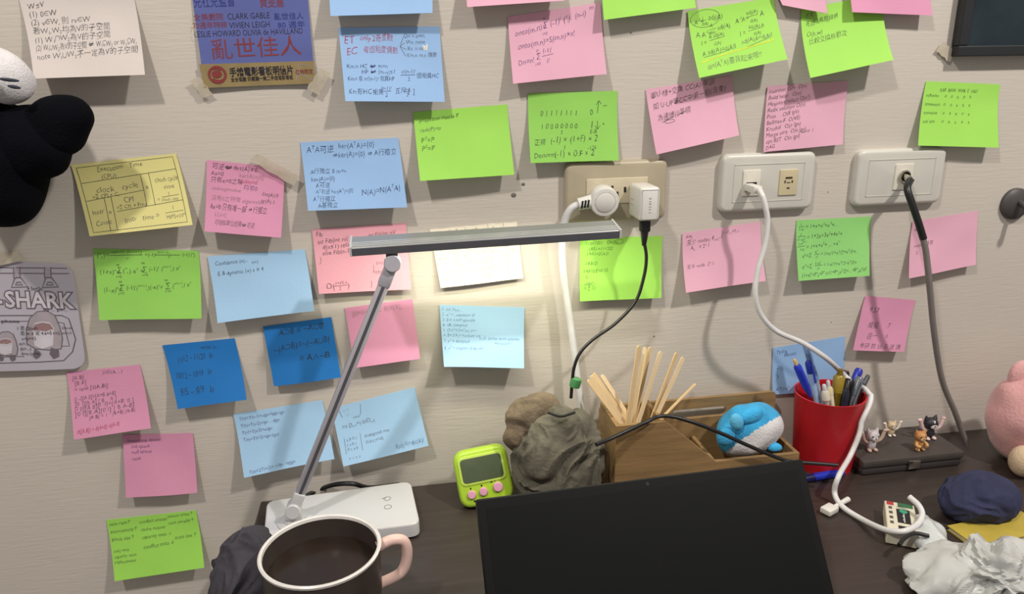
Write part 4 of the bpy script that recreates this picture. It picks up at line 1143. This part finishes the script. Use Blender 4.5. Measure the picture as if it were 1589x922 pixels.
# ------------------------------------------------------------------ blue plush in the tray
pcn = PY(1162, 667, .055)
pl = thing('plush_toy', (pcn.x, -.055, .005), 'round bright blue plush with a white belly lying in the wooden tray', 'plush toy')
PR = (.0430, .027, .0345)
rot = Matrix.Rotation(R(-18), 3, 'Y')
b = bm_ball((0, 0, 0), PR, rot=rot, lump=.004, lscale=45, sub=5, seed=2)
bel = b.copy()
dv = Vector((.50, -.52, -.62)).normalized()
lim = .22


def is_belly(f):
    c = f.calc_center_median()
    n = Vector((c.x / PR[0], c.y / PR[1], c.z / PR[2]))
    return n.normalized().dot(dv) > lim and c.y < .02


bmesh.ops.delete(b, geom=[f for f in b.faces if is_belly(f)], context='FACES')
bmesh.ops.delete(bel, geom=[f for f in bel.faces if not is_belly(f)], context='FACES')
for q in (b, bel):
    q.transform(Matrix.Translation(pcn))
    zmin = min(v.co.z for v in q.verts)
    for v in q.verts:
        v.co.z = max(v.co.z, .0055)
        v.co.y = max(min(v.co.y, -DB - TH - .001), -DF + TH + .001) if v.co.z < ztray else v.co.y
blue_fur = mat('plush_blue', (58, 168, 222), rough=.95, var=.22, scale=45, bump=.6, bscale=420, sheen=.1)
white_fur = mat('plush_white', (222, 220, 222), rough=.95, var=.06, scale=60, bump=.5, bscale=420, sheen=.1)
link('plush_body', b, blue_fur, pl, True)
link('plush_belly', bel, white_fur, pl, True)
for (px, py, rx, rz, dd, ang, m) in ((1143, 655, .0085, .0115, .078, -25, mat('plush_fin_blue', (96, 186, 228), rough=.95, bump=.5, bscale=420)), (1127, 678, .011, .012, .076, 20, blue_fur), (1166, 646, .015, .010, .074, -20, blue_fur), (1202, 694, .010, .006, .072, 10, blue_fur)):
    q = PY(px, py, dd)
    link('plush_fin', bm_ball(q, (rx, .006, rz), rot=Matrix.Rotation(R(ang), 3, 'Y'), lump=.001, lscale=80, sub=3), m, pl, True)

# ------------------------------------------------------------------ red pen cup and pens
cc = PZ(1288, 609, .098)
CUP = Vector((cc.x, cc.y, 0))
rt = 48.5 / F * (cc - CAM_LOC).length
red = mat('cup_red', (196, 30, 40), rough=.4, var=.08, scale=14)
cupo = thing('pen_cup', CUP, 'red plastic pen cup full of pens beside the organiser', 'pen cup')
CM = Matrix.Translation(CUP)
rb = rt * .84
link('cup_body', bm_lathe([(rb, 0), (rt - .001, .096), (rt, .098), (rt - .0022, .098), (rb - .0022, .004), (0, .004)], 48, CM, False), red, cupo, True)
link('cup_foot', bm_lathe([(rb * .6, .0005), (rb - .0005, .0005), (rb - .0005, .0035)], 48, CM), red, cupo, True)


def pen(label, top, low, dt, dl, rad, rgb, cap_rgb, cap=.03, clip=True, tip=None, metal=0.0, name='pen', trans=0.0):
    a, c = PY(*top, dt), PY(*low, dl)
    dz = (a - c).normalized()
    ext = 0.0
    while ext < .09:
        q = c - dz * (ext + .003)
        rr = math.hypot(q.x - CUP.x, q.y - CUP.y)
        if q.z < .007 + rad or rr > rb - .004 - rad + (rt - rb) * max(0, q.z) / .098:
            break
        ext += .003
    bot = c - dz * ext
    tot = (a - bot).length
    M = Matrix.Translation(bot) @ frame(dz, (1, 0, 0))
    t = thing(name, bot, label, 'pen', 'pens in the red cup')
    key = '%d_%d_%d' % rgb
    link('barrel', bm_lathe([(rad * .4, 0), (rad, .012), (rad, tot - cap + .001)], 16, M), mat('pen_' + key, rgb, rough=.3, metal=metal, transmission=trans), t, True)
    ck = '%d_%d_%d' % cap_rgb
    link('cap', bm_lathe([(rad * 1.12, tot - cap), (rad * 1.12, tot - .003), (rad * .75, tot)], 16, M), mat('pen_' + ck, cap_rgb, rough=.3, metal=metal), t, True)
    if clip:
        link('clip', bm_box((-.0012, -rad * 1.12 - .0026, tot - min(.036, cap + .012)), (.0012, -rad * 1.12 - .0012, tot - .004), .0004, 1, mtx=M), mat('pen_' + ck, cap_rgb), t)
    if tip:
        link('button', bm_lathe([(rad * .55, tot), (rad * .55, tot + .007), (rad * .35, tot + .008)], 12, M), mat('pen_%d_%d_%d' % tip, tip, rough=.3), t, True)
    return t


D0 = -CUP.y
pen('blue clear ballpoint with a tan end at the left of the red cup', (1236, 566), (1258, 616), D0 + .018, D0 + .020, .0042, (36, 60, 176), (40, 58, 190), .034, True, (206, 170, 116))
pen('blue capped pen standing behind the leftmost pen in the cup', (1254, 560), (1264, 606), D0 - .002, D0 + .006, .0040, (150, 176, 214), (30, 48, 150), .016)
pen('long translucent grey-blue pen tallest in the red cup', (1250, 534), (1270, 606), D0 - .014, D0 - .006, .0036, (160, 176, 200), (120, 146, 190), .05, True)
pen('white pen with a silver tip at the front of the cup', (1280, 606), (1284, 630), D0 + .026, D0 + .028, .0045, (222, 216, 206), (214, 206, 190), .012, False, (200, 200, 205))
pen('cream pen with a chrome push button at the front', (1286, 600), (1290, 630), D0 + .018, D0 + .022, .0042, (226, 218, 190), (210, 200, 160), .010, False, (190, 190, 196))
pen('thick olive gold marker in the middle of the red cup', (1303, 582), (1297, 628), D0 + .010, D0 + .014, .0064, (128, 108, 30), (150, 128, 44), .022, False, (120, 100, 30))
pen('black capped marker right of the gold marker', (1319, 588), (1310, 629), D0 + .016, D0 + .022, .0055, (30, 32, 38), (24, 24, 28), .026, True)
pen('navy pen in front of the black marker', (1313, 604), (1311, 630), D0 + .027, D0 + .029, .0036, (40, 46, 66), (34, 38, 54), .014, False)
pen('dark pen behind the gold marker', (1313, 575), (1308, 602), D0 - .024, D0 - .020, .0042, (50, 48, 50), (40, 38, 42), .02, True)
pen('grey mechanical pen at the right of the cup', (1335, 585), (1320, 624), D0 + .012, D0 + .018, .0048, (118, 124, 132), (104, 110, 118), .024, True)
pen('blue capped pen leaning right at the back of the cup', (1334, 572), (1318, 612), D0 - .012, D0 - .004, .0046, (120, 130, 160), (40, 54, 170), .018, True)
pen('slim dark grey pen leaning furthest right', (1348, 582), (1330, 618), D0 + .002, D0 + .008, .0026, (92, 96, 100), (80, 84, 88), .02, False)

# blue pen lying on the desk
a, c = PZ(1262, 741, .005), PZ(1306, 733, .005)
bp = thing('pen', (a.x, a.y, 0), 'blue pen lying on the desk in front of the red cup', 'pen')
M = Matrix.Translation(a) @ frame(c - a, (0, 0, 1))
Lp = (c - a).length
link('barrel', bm_lathe([(.0025, -.06), (.0046, -.05), (.0046, .01)], 16, M), mat('pen_navy_body', (24, 28, 90), rough=.3), bp, True)
link('cap', bm_lathe([(.0050, .0), (.0050, Lp), (.004, Lp + .002)], 16, M), mat('pen_cap_blue', (32, 52, 180), rough=.3), bp, True)

# ------------------------------------------------------------------ loose cables on the desk
bcb = thing('black_cable', PZ(1010, 655, 0), 'black cable draped over the organiser front and tray', 'cable')
link('cord', bm_tube([PY(925, 690, .115), PY(945, 682, .106), PY(975, 668, .098), PY(1005, 654, .0935), PY(1022, 646.5, .088), PY(1045, 647, .090), PY(1080, 657, .096), PY(1120, 673, .099), PY(1160, 691, .099), PY(1195, 706, .098), PY(1225, 716, .101), PY(1262, 719, .108), PY(1300, 722, .116)], .0023, 10), black_plastic, bcb, True)

net = thing('network_cable', (mj.x, -.02, mj.z), 'white network cable looping from the jack past the red cup to the desk', 'cable')
j0, j1 = PY(1161, 290, .012), PY(1176, 295, .031)
jd = (j1 - j0).normalized()
JM = Matrix.Translation(j0) @ frame(jd, (0, 0, 1))
link('connector', bm_box((-.0042, -.0055, -.001), (.0042, .0055, .020), .001, mtx=JM), white_plastic, net, True)
link('boot', bm_tube([j0 + jd * .019, j1 + jd * .003, PY(1184, 306, .040)], .0038, 10, radii=lambda q: .0042 - .001 * q), white_plastic, net, True)
path = [j1, PY(1183, 304, .039), PY(1188, 322, .043), PY(1191, 345, .044), PY(1187, 380, .046), PY(1176, 420, .048), PY(1172, 455, .05), PY(1180, 487, .05), PY(1205, 514, .05), PY(1245, 532, .050), PY(1282, 556, .052), PY(1308, 580, D0 - .012), PY(1321, 592, D0 - .002), CUP + Vector((rt * .90, -rt * .46, .1025)), PY(1338, 642, D0 + .036), PY(1334, 672, D0 + .044), PY(1319, 708, D0 + .052),
        PZ(1302, 738, .034), PZ(1295, 764, .014), PZ(1306, 785, .006), PZ(1334, 804, .0045), PZ(1370, 821, .014), PZ(1400, 825, .021), PZ(1422, 815, .021), PZ(1431, 800, .024), PZ(1426, 785, .030), PZ(1411, 771, .034)]
path = spline(path, 8)
for q in path:   # the cord hangs against the outside of the cup
    rr = math.hypot(q.x - CUP.x, q.y - CUP.y)
    need = rb + (rt - rb) * max(0, min(1, q.z / .098)) + .0036
    if q.z < .1012 and rr < need:
        q.x, q.y = CUP.x + (q.x - CUP.x) * need / rr, CUP.y + (q.y - CUP.y) * need / rr
link('cord', bm_tube(path, .0031, 12, smooth=False), mat('cord_white', (222, 222, 222)), net, True)

usb = thing('usb_plug', PZ(1300, 788, 0), 'small white USB plug on a short lead under the network cable', 'plug')
a = PZ(1289, 790, .005)
dirn = (PZ(1325, 770, .005) - a).normalized()
M = Matrix.Translation(a) @ frame((0, 0, 1), dirn)
link('plug_shell', bm_box((-.011, -.0065, -.003), (.006, .0065, .0035), .001, mtx=M), white_plastic, usb, True)
link('lead', bm_tube([a + dirn * .004, a + dirn * .018, a + dirn * .034], .0026, 10, radii=lambda q: .0022 + .0012 * q), white_plastic, usb, True)

# ------------------------------------------------------------------ small boxes and bag at the right
bx = PZ(1397, 812, .010)
M = Matrix.Translation((bx.x, bx.y, 0)) @ Matrix.Rotation(R(58), 4, 'Z')
gx = thing('carton', (bx.x, bx.y, 0), 'small cream carton with black, green and red print under the white cable', 'box')


def gpart(name, lo_, hi_, m, par=None, bev=0.0):
    return link(name, bm_box(lo_, hi_, bev, 1, mtx=M), m, par or gx)


gbody = gpart('carton_body', (-.030, -.015, .0008), (.030, .015, .0175), mat('carton_cream', (220, 214, 194), rough=.5), None, .0008)
pr = lambda n, x0, x1, y0, y1, m: gpart(n, (x0, y0, .0174), (x1, y1, .0178), m, gbody)
pr('printed_panel', -.012, .016, -.009, .004, mat('carton_black', (30, 32, 34), rough=.4))
pr('printed_panel', .021, .029, -.013, .002, mat('carton_green', (50, 110, 74), rough=.4))
pr('printed_panel', .022, .029, .006, .013, mat('carton_red', (176, 56, 60), rough=.4))
pr('printed_panel', -.028, -.018, -.011, .004, mat('carton_black', (30, 32, 34)))
link('printed_dot', bm_lathe([(.0042, .0177), (.0042, .0181)], 20, M @ Matrix.Translation((.012, -.003, 0))), mat('carton_teal', (60, 160, 128), rough=.4), gbody)
for k in range(4):
    pr('printed_line', -.016 + k * .010, -.011 + k * .010, .008, .0115, mat('letter_dark', (86, 84, 78)))
for k in range(5):
    gpart('printed_letter', (-.010 + k * .0036, -.0035, .0177), (-.0078 + k * .0036, -.0022 + .0006 * (k % 2), .0180), mat('letter_white', (224, 224, 220)), gbody)


def crumple(name, center, radii, label, m, cat, seed, lump=.012, rotz=0):
    b = bm_ball(center, radii, rot=Matrix.Rotation(R(rotz), 3, 'Z'), sub=6)
    folds(b, center, lump, seed)
    o = link(name, b, m, None, True)
    return tag(o, label, cat)


bag_m = mat('bag_plastic', (206, 212, 212), rough=.25, var=.08, scale=30, bump=.5, bscale=90)
q = PZ(1437, 828, .008)
crumple('plastic_wrapper', (q.x, q.y, .008), (.036, .017, .011), 'crinkled clear-white plastic wrapper right of the small carton', bag_m, 'wrapper', 4, .005, 62)
wc = thing('black_lead', PZ(1420, 840, 0), 'short black lead curving over the plastic wrapper', 'cable')
link('cord', bm_tube([PZ(1395, 846, .020), PZ(1404, 835, .0215), PZ(1420, 828, .022), PZ(1441, 832, .020)], .0022, 10), black_plastic, wc, True)
q = PZ(1545, 903, .012)
crumple('plastic_bag', (q.x, q.y, .016), (.075, .045, .026), 'crumpled pale grey plastic bag in the lower right corner', mat('bag_grey', (190, 192, 190), rough=.4, var=.1, scale=20, bump=.5, bscale=70), 'bag', 9, .012, -14)
q = PZ(1466, 912, .012)
rc = thing('red_lid', (q.x, q.y, 0), 'round red screw lid in front of the pale plastic bag', 'lid')
link('lid_body', bm_lathe([(.014, .0005), (.0145, .010), (.0125, .012), (0, .012)], 28, Matrix.Translation((q.x, q.y, 0)), False), mat('lid_red', (168, 40, 44), rough=.4), rc, True)
for k in range(18):
    a = 2 * math.pi * k / 18
    link('lid_rib', bm_box((-.0006, -.0006, .001), (.0006, .0006, .0095), mtx=Matrix.Translation((q.x + .0146 * math.cos(a), q.y + .0146 * math.sin(a), 0))), mat('lid_red', (168, 40, 44)), rc)

# dark storage box with figurines
bl_, br_ = PY(1343, 700, .085), PY(1497, 690, .085)
zbx = PY(1405, 686, .050).z
sbx = thing('storage_box', ((bl_.x + br_.x) / 2, -.055, 0), 'dark charcoal storage box beside the red cup carrying figurines', 'box')
dk = mat('box_charcoal', (58, 54, 54), rough=.6, var=.15, scale=20)
link('box_body', bm_box((bl_.x, -.085, .0005), (br_.x, -.012, zbx - .010), .003), dk, sbx, True)
link('box_lid', bm_box((bl_.x - .0015, -.0865, zbx - .0105), (br_.x + .0015, -.0105, zbx), .003), mat('box_lid', (70, 64, 60), rough=.55, var=.1), sbx, True)
link('box_latch', bm_box(((bl_.x + br_.x) / 2 - .008, -.0885, zbx - .016), ((bl_.x + br_.x) / 2 + .008, -.0862, zbx - .005), .001), chrome, sbx, True)


def cat_fig(px, py, d, s, fur, face, paws, label, arms=True, ears=True):
    base_ = PY(px, py, d)
    base_.z = zbx
    t = thing('cat_figurine', base_, label, 'figurine', 'tiny animal figurines')
    X = lambda x, y, z: base_ + Vector((x, y, z)) * s
    mf, mw, mp_ = mat('fur_%d_%d_%d' % fur, fur, rough=.5), mat('fur_%d_%d_%d' % face, face, rough=.5), mat('fur_%d_%d_%d' % paws, paws, rough=.5)
    link('body', bm_ball(X(0, 0, .008), (.0062 * s, .0055 * s, .0085 * s), sub=3), mf, t, True)
    hd = link('head', bm_ball(X(0, -.001, .020), (.0080 * s, .0070 * s, .0068 * s), sub=3), mf, t, True)
    link('muzzle', bm_ball(X(0, -.0062, .0182), (.0042 * s, .0022 * s, .0038 * s), sub=2), mw, hd, True)
    link('blaze', bm_ball(X(0, -.0064, .0222), (.0014 * s, .0012 * s, .0034 * s), sub=2), mw, hd, True)
    link('nose', bm_ball(X(0, -.0084, .0190), (.0009 * s, .0006 * s, .0007 * s), sub=2), dark_hole, hd, True)
    for k in (-1, 1):
        link('eye', bm_ball(X(.0034 * k, -.0068, .0208), (.0011 * s, .0007 * s, .0012 * s), sub=2), dark_hole, hd, True)
        if ears:
            link('ear', bm_lathe([(.0030 * s, 0), (.0016 * s, .003 * s), (.0003 * s, .0052 * s)], 10, Matrix.Translation(X(.0050 * k, 0, .0245)) @ Matrix.Rotation(R(18 * k), 4, 'Y')), mf, hd, True)
        if arms:
            link('arm', bm_tube([X(.005 * k, -.001, .011), X(.011 * k, -.002, .015), X(.0145 * k, -.002, .024)], .0022 * s, 10), mp_, t, True)
            link('paw', bm_ball(X(.0155 * k, -.002, .0255), (.0032 * s, .0022 * s, .0022 * s), sub=2), mp_, t, True)
        else:
            link('arm', bm_tube([X(.005 * k, -.002, .012), X(.0075 * k, -.006, .009), X(.004 * k, -.009, .008)], .0021 * s, 10), mp_, t, True)
        link('foot', bm_ball(X(.004 * k, -.004, .002), (.0026 * s, .004 * s, .002 * s), sub=2), mp_, t, True)
    return t


cat_fig(1438, 690, .046, 1.12, (46, 44, 52), (232, 226, 222), (230, 200, 196), 'black and white cat figurine with both arms raised')
cat_fig(1424, 700, .070, .95, (190, 136, 80), (226, 196, 150), (206, 160, 104), 'orange tan cat figurine in front of the black and white one', arms=False)
cat_fig(1382, 672, .030, .75, (206, 186, 150), (236, 226, 210), (236, 226, 214), 'tiny cream cat figurine at the back of the storage box')
cat_fig(1352, 684, .060, 1.05, (196, 190, 194), (226, 222, 222), (200, 172, 156), 'pale grey cat figurine next to the red cup')

# soft things at the right edge
q = PY(1578, 690, .08)
pk = thing('pink_plush', (q.x, -.08, 0), 'large pale pink plush at the right edge of the desk', 'plush toy')
pinkf = mat('plush_pink', (218, 164, 164), rough=.95, var=.12, scale=30, bump=.5, bscale=350, sheen=.4)
b = bm_ball((q.x + .008, -.085, .058), (.052, .048, .058), lump=.006, lscale=30, sub=5, seed=5)
for v in b.verts:
    v.co.z = max(v.co.z, .0006)
link('plush_body', b, pinkf, pk, True)
link('plush_ear', bm_ball((q.x - .010, -.075, .112), (.016, .010, .022), sub=3), pinkf, pk, True)
link('plush_paw', bm_ball((q.x - .030, -.122, .022), (.016, .016, .020), sub=3), mat('plush_cream', (214, 190, 160), rough=.95, bump=.5, bscale=350), pk, True)
q = PZ(1518, 776, .02)
crumple('navy_pouch', (q.x, q.y, .022), (.042, .030, .026), 'dark navy cloth pouch in front of the pink plush', mat('navy_cloth', (44, 48, 78), rough=.9, var=.2, scale=30, bump=.4, bscale=300), 'pouch', 12, .005)
q0, q1 = PZ(1500, 832, .004), PZ(1600, 812, .004)
nb = thing('notebook', ((q0 + q1) / 2), 'thin yellow notebook lying between the navy pouch and the plastic bag', 'notebook')
nb.location.z = 0
M = Matrix.Translation(((q0 + q1) / 2).to_2d().to_3d()) @ Matrix.Rotation(math.atan2(q1.y - q0.y, q1.x - q0.x), 4, 'Z')
link('pages', bm_box((-.048, -.018, .001), (.049, .018, .005), mtx=M), mat('page_white', (224, 220, 206), rough=.7), nb)
link('cover', bm_box((-.05, -.019, .005), (.05, .019, .006), mtx=M), mat('cover_yellow', (186, 166, 70), rough=.5), nb)
link('cover', bm_box((-.05, -.019, .0003), (.05, .019, .001), mtx=M), mat('cover_yellow', (186, 166, 70)), nb)

# ------------------------------------------------------------------ laptop
TLp, TRp = PZ(738, 775, .14), PZ(1246, 712, .14)
e = (TRp - TLp)
e.z = 0
wid = e.length
e.normalize()
fwd = Vector((e.y, -e.x, 0))
dn = (fwd * .085 + Vector((0, 0, -.122))).normalized()
LN = e.cross(dn) * -1
if LN.z < 0:
    LN = -LN
Mlid = Matrix.Translation(TLp.lerp(TRp, .5)) @ Matrix((e, -dn, LN)).transposed().to_4x4()
lap = thing('laptop', Vector(((TLp + TRp) / 2 + fwd * .27).to_2d().to_3d()), 'open black laptop with a dark screen in the foreground', 'laptop')
lm = mat('laptop_black', (18, 18, 20), rough=.5, var=.05, spec=.25)
LH = .145
lid = link('lid', bm_box((-wid / 2, -LH, -.006), (wid / 2, 0, -.0005), .002, mtx=Mlid), lm, lap, True)
link('bezel', bm_line_frame(0, 0, 1, 1, 0) if False else bm_box((-wid / 2 + .001, -LH + .001, -.0008), (wid / 2 - .001, -.001, .0002), .0004, 1, mtx=Mlid), mat('bezel_black', (12, 12, 13), rough=.5, spec=.2), lid)
link('screen', bm_box((-wid / 2 + .008, -LH + .014, .0001), (wid / 2 - .008, -.009, .0004), mtx=Mlid), mat('screen_dark', (15, 17, 16), rough=.4, var=.02, spec=.18), lid)
link('webcam', bm_lathe([(.0018, .0003), (.0018, .0006)], 16, Mlid @ Matrix.Translation((0, -.005, 0))), dark_hole, lid)
hg = TLp.lerp(TRp, .5) + dn * LH
Mb = Matrix.Translation((hg.x, hg.y, 0)) @ Matrix((e, -fwd, Vector((0, 0, 1)))).transposed().to_4x4()
link('keyboard_base', bm_box((-wid / 2, -.20, .002), (wid / 2, .004, max(.016, hg.z - .003)), .002, mtx=Mb), lm, lap, True)
link('touchpad', bm_box((-.045, -.185, max(.016, hg.z - .003) - .0004), (.045, -.125, max(.016, hg.z - .003) + .0003), mtx=Mb), mat('touchpad_grey', (44, 44, 46), rough=.35), lap)
for r0 in range(5):
    for k in range(13):
        kx = -wid / 2 + .014 + k * (wid - .028) / 13
        link('key', bm_box((kx, -.030 - r0 * .018, max(.016, hg.z - .003) - .0004), (kx + (wid - .028) / 13 - .003, -.016 - r0 * .018, max(.016, hg.z - .003) + .0012), mtx=Mb), mat('key_black', (20, 20, 21), rough=.5), lap)
for k in (-1, 1):
    link('foot', bm_box((k * wid * .4 - .01, -.19, 0), (k * wid * .4 + .01, -.002, .0024), mtx=Mb), black_plastic, lap)

# ------------------------------------------------------------------ mug and bag at the lower left
mc = PZ(497, 851, .095)
mr = 87.0 / F * (mc - CAM_LOC).length * .985
mug = thing('mug', (mc.x, mc.y, 0), 'wide dark mug with a bright rim and pinkish handle before the lamp base', 'mug')
MM = Matrix.Translation((mc.x, mc.y, 0))
link('mug_body', bm_lathe([(mr * .72, .0005), (mr * .80, .004), (mr * .96, .05), (mr - .001, .0925), (mr - .0035, .0925), (mr * .9, .05), (mr * .74, .008), (0, .008)], 56, MM, False), mat('mug_brown', (62, 54, 50), rough=.45, var=.1), mug, True)
link('mug_rim', bm_lathe([(mr - .0036, .0922), (mr - .0030, .0948), (mr - .0012, .0955), (mr + .0002, .0945), (mr - .0004, .0922)], 56, MM, False), mat('rim_white', (226, 224, 220), rough=.25), mug, True)
link('drink', bm_lathe([(mr * .88, .070), (mr * .945, .074)], 48, MM), mat('drink_brown', (40, 30, 24), rough=.3), mug, True)
hd_ = Vector((.95, .20, 0)).normalized()
hpz = lambda r, z: Vector((mc.x, mc.y, 0)) + hd_ * r + Vector((0, 0, z))
link('handle', bm_tube([hpz(mr - .003, .083), hpz(mr + .010, .0865), hpz(mr + .021, .082), hpz(mr + .023, .066), hpz(mr + .016, .050), hpz(mr - .004, .044)], .0050, 14), mat('handle_pink', (230, 196, 186), rough=.4), mug, True)

q = PZ(385, 905, .03)
crumple('cloth_bag', (q.x + .004, q.y, .034), (.034, .050, .042), 'soft dark navy cloth bag at the left end of the desk', mat('bag_navy', (60, 58, 66), rough=.9, var=.25, scale=24, bump=.4, bscale=260), 'bag', 21, .006)

# ------------------------------------------------------------------ plush toys at the upper left, picture at the upper right
q = PY(12, 255, .05)
bpz = thing('black_plush', (q.x, 0, q.z - .07), 'black plush toy with a stubby arm hanging at the upper left edge', 'plush toy')
bf = mat('plush_black', (10, 11, 17), rough=.95, spec=.08, var=.2, scale=30, bump=.5, bscale=380, sheen=.0)
link('plush_body', bm_ball((q.x - .012, -.050, q.z + .004), (.046, .047, .062), lump=.006, lscale=26, sub=5, seed=1), bf, bpz, True)
qa = PY(88, 198, .062)
link('plush_arm', bm_ball(qa, (.036, .024, .025), rot=Matrix.Rotation(R(-32), 3, 'Y'), lump=.004, lscale=40, sub=4, seed=3), bf, bpz, True)
link('plush_arm', bm_ball(PY(48, 222, .062), (.036, .026, .034), lump=.004, lscale=40, sub=4, seed=6), bf, bpz, True)
link('hanging_loop', bm_tube([(q.x - .02, -.03, q.z + .055), (q.x - .03, -.012, q.z + .12), (q.x - .03, -.004, q.z + .19)], .0025, 8), bf, bpz, True)
q = PY(-4, 122, .075)
wpz = thing('white_plush', (q.x, -.06, q.z - .03), 'white plush head with dark stitched closed eyes above the black plush', 'plush toy')
link('plush_head', bm_ball((q.x - .004, -.064, q.z + .004), (.030, .028, .022), rot=Matrix.Rotation(R(40), 3, 'Y'), lump=.002, lscale=40, sub=4), white_fur, wpz, True)
for (px, py, ln, ang) in ((14, 124, .0085, 8), (22, 135, .0055, 12)):
    s_ = PY(px, py, .0940)
    link('stitched_eye', bm_ball(s_, (ln, .0025, .0016), rot=Matrix.Rotation(R(ang), 3, 'Y'), sub=2), mat('stitch_dark', (48, 52, 66), rough=.8), wpz, True)

fa, fb = PY(1484, 88, .012), PY(1640, 96, .012)
frm = thing('picture_frame', ((fa.x + fb.x) / 2, 0, fa.z), 'dark framed picture hanging at the upper right corner', 'picture')
fm = mat('frame_dark', (34, 36, 40), rough=.5)
zz0, zz1 = fa.z, fa.z + .16
for (x0, x1, z0, z1) in ((fa.x, fb.x, zz0, zz0 + .012), (fa.x, fb.x, zz1 - .012, zz1), (fa.x, fa.x + .012, zz0 + .012, zz1 - .012), (fb.x - .012, fb.x, zz0 + .012, zz1 - .012)):
    link('frame_bar', bm_box((x0, -.014, z0), (x1, -.0005, z1), .0015), fm, frm)
link('picture', bm_box((fa.x + .011, -.010, zz0 + .011), (fb.x - .011, -.002, zz1 - .011)), mat('picture_dark', (30, 44, 52), rough=.35, var=.5, scale=14), frm)
q = PY(1583, 318, .01)
hk = thing('wall_hook', (q.x, 0, q.z), 'dark grey round wall hook at the right edge', 'hook')
link('hook_base', bm_lathe([(.020, 0), (.020, .004), (.016, .008), (0, .009)], 28, Matrix.Translation((q.x, 0, q.z)) @ Matrix.Rotation(R(90), 4, 'X'), False), mat('hook_grey', (74, 70, 70), rough=.5), hk, True)
link('hook_arm', bm_tube([(q.x, -.006, q.z + .004), (q.x, -.020, q.z - .002), (q.x, -.026, q.z - .012), (q.x, -.032, q.z - .004)], .0035, 10), mat('hook_grey', (74, 70, 70)), hk, True)
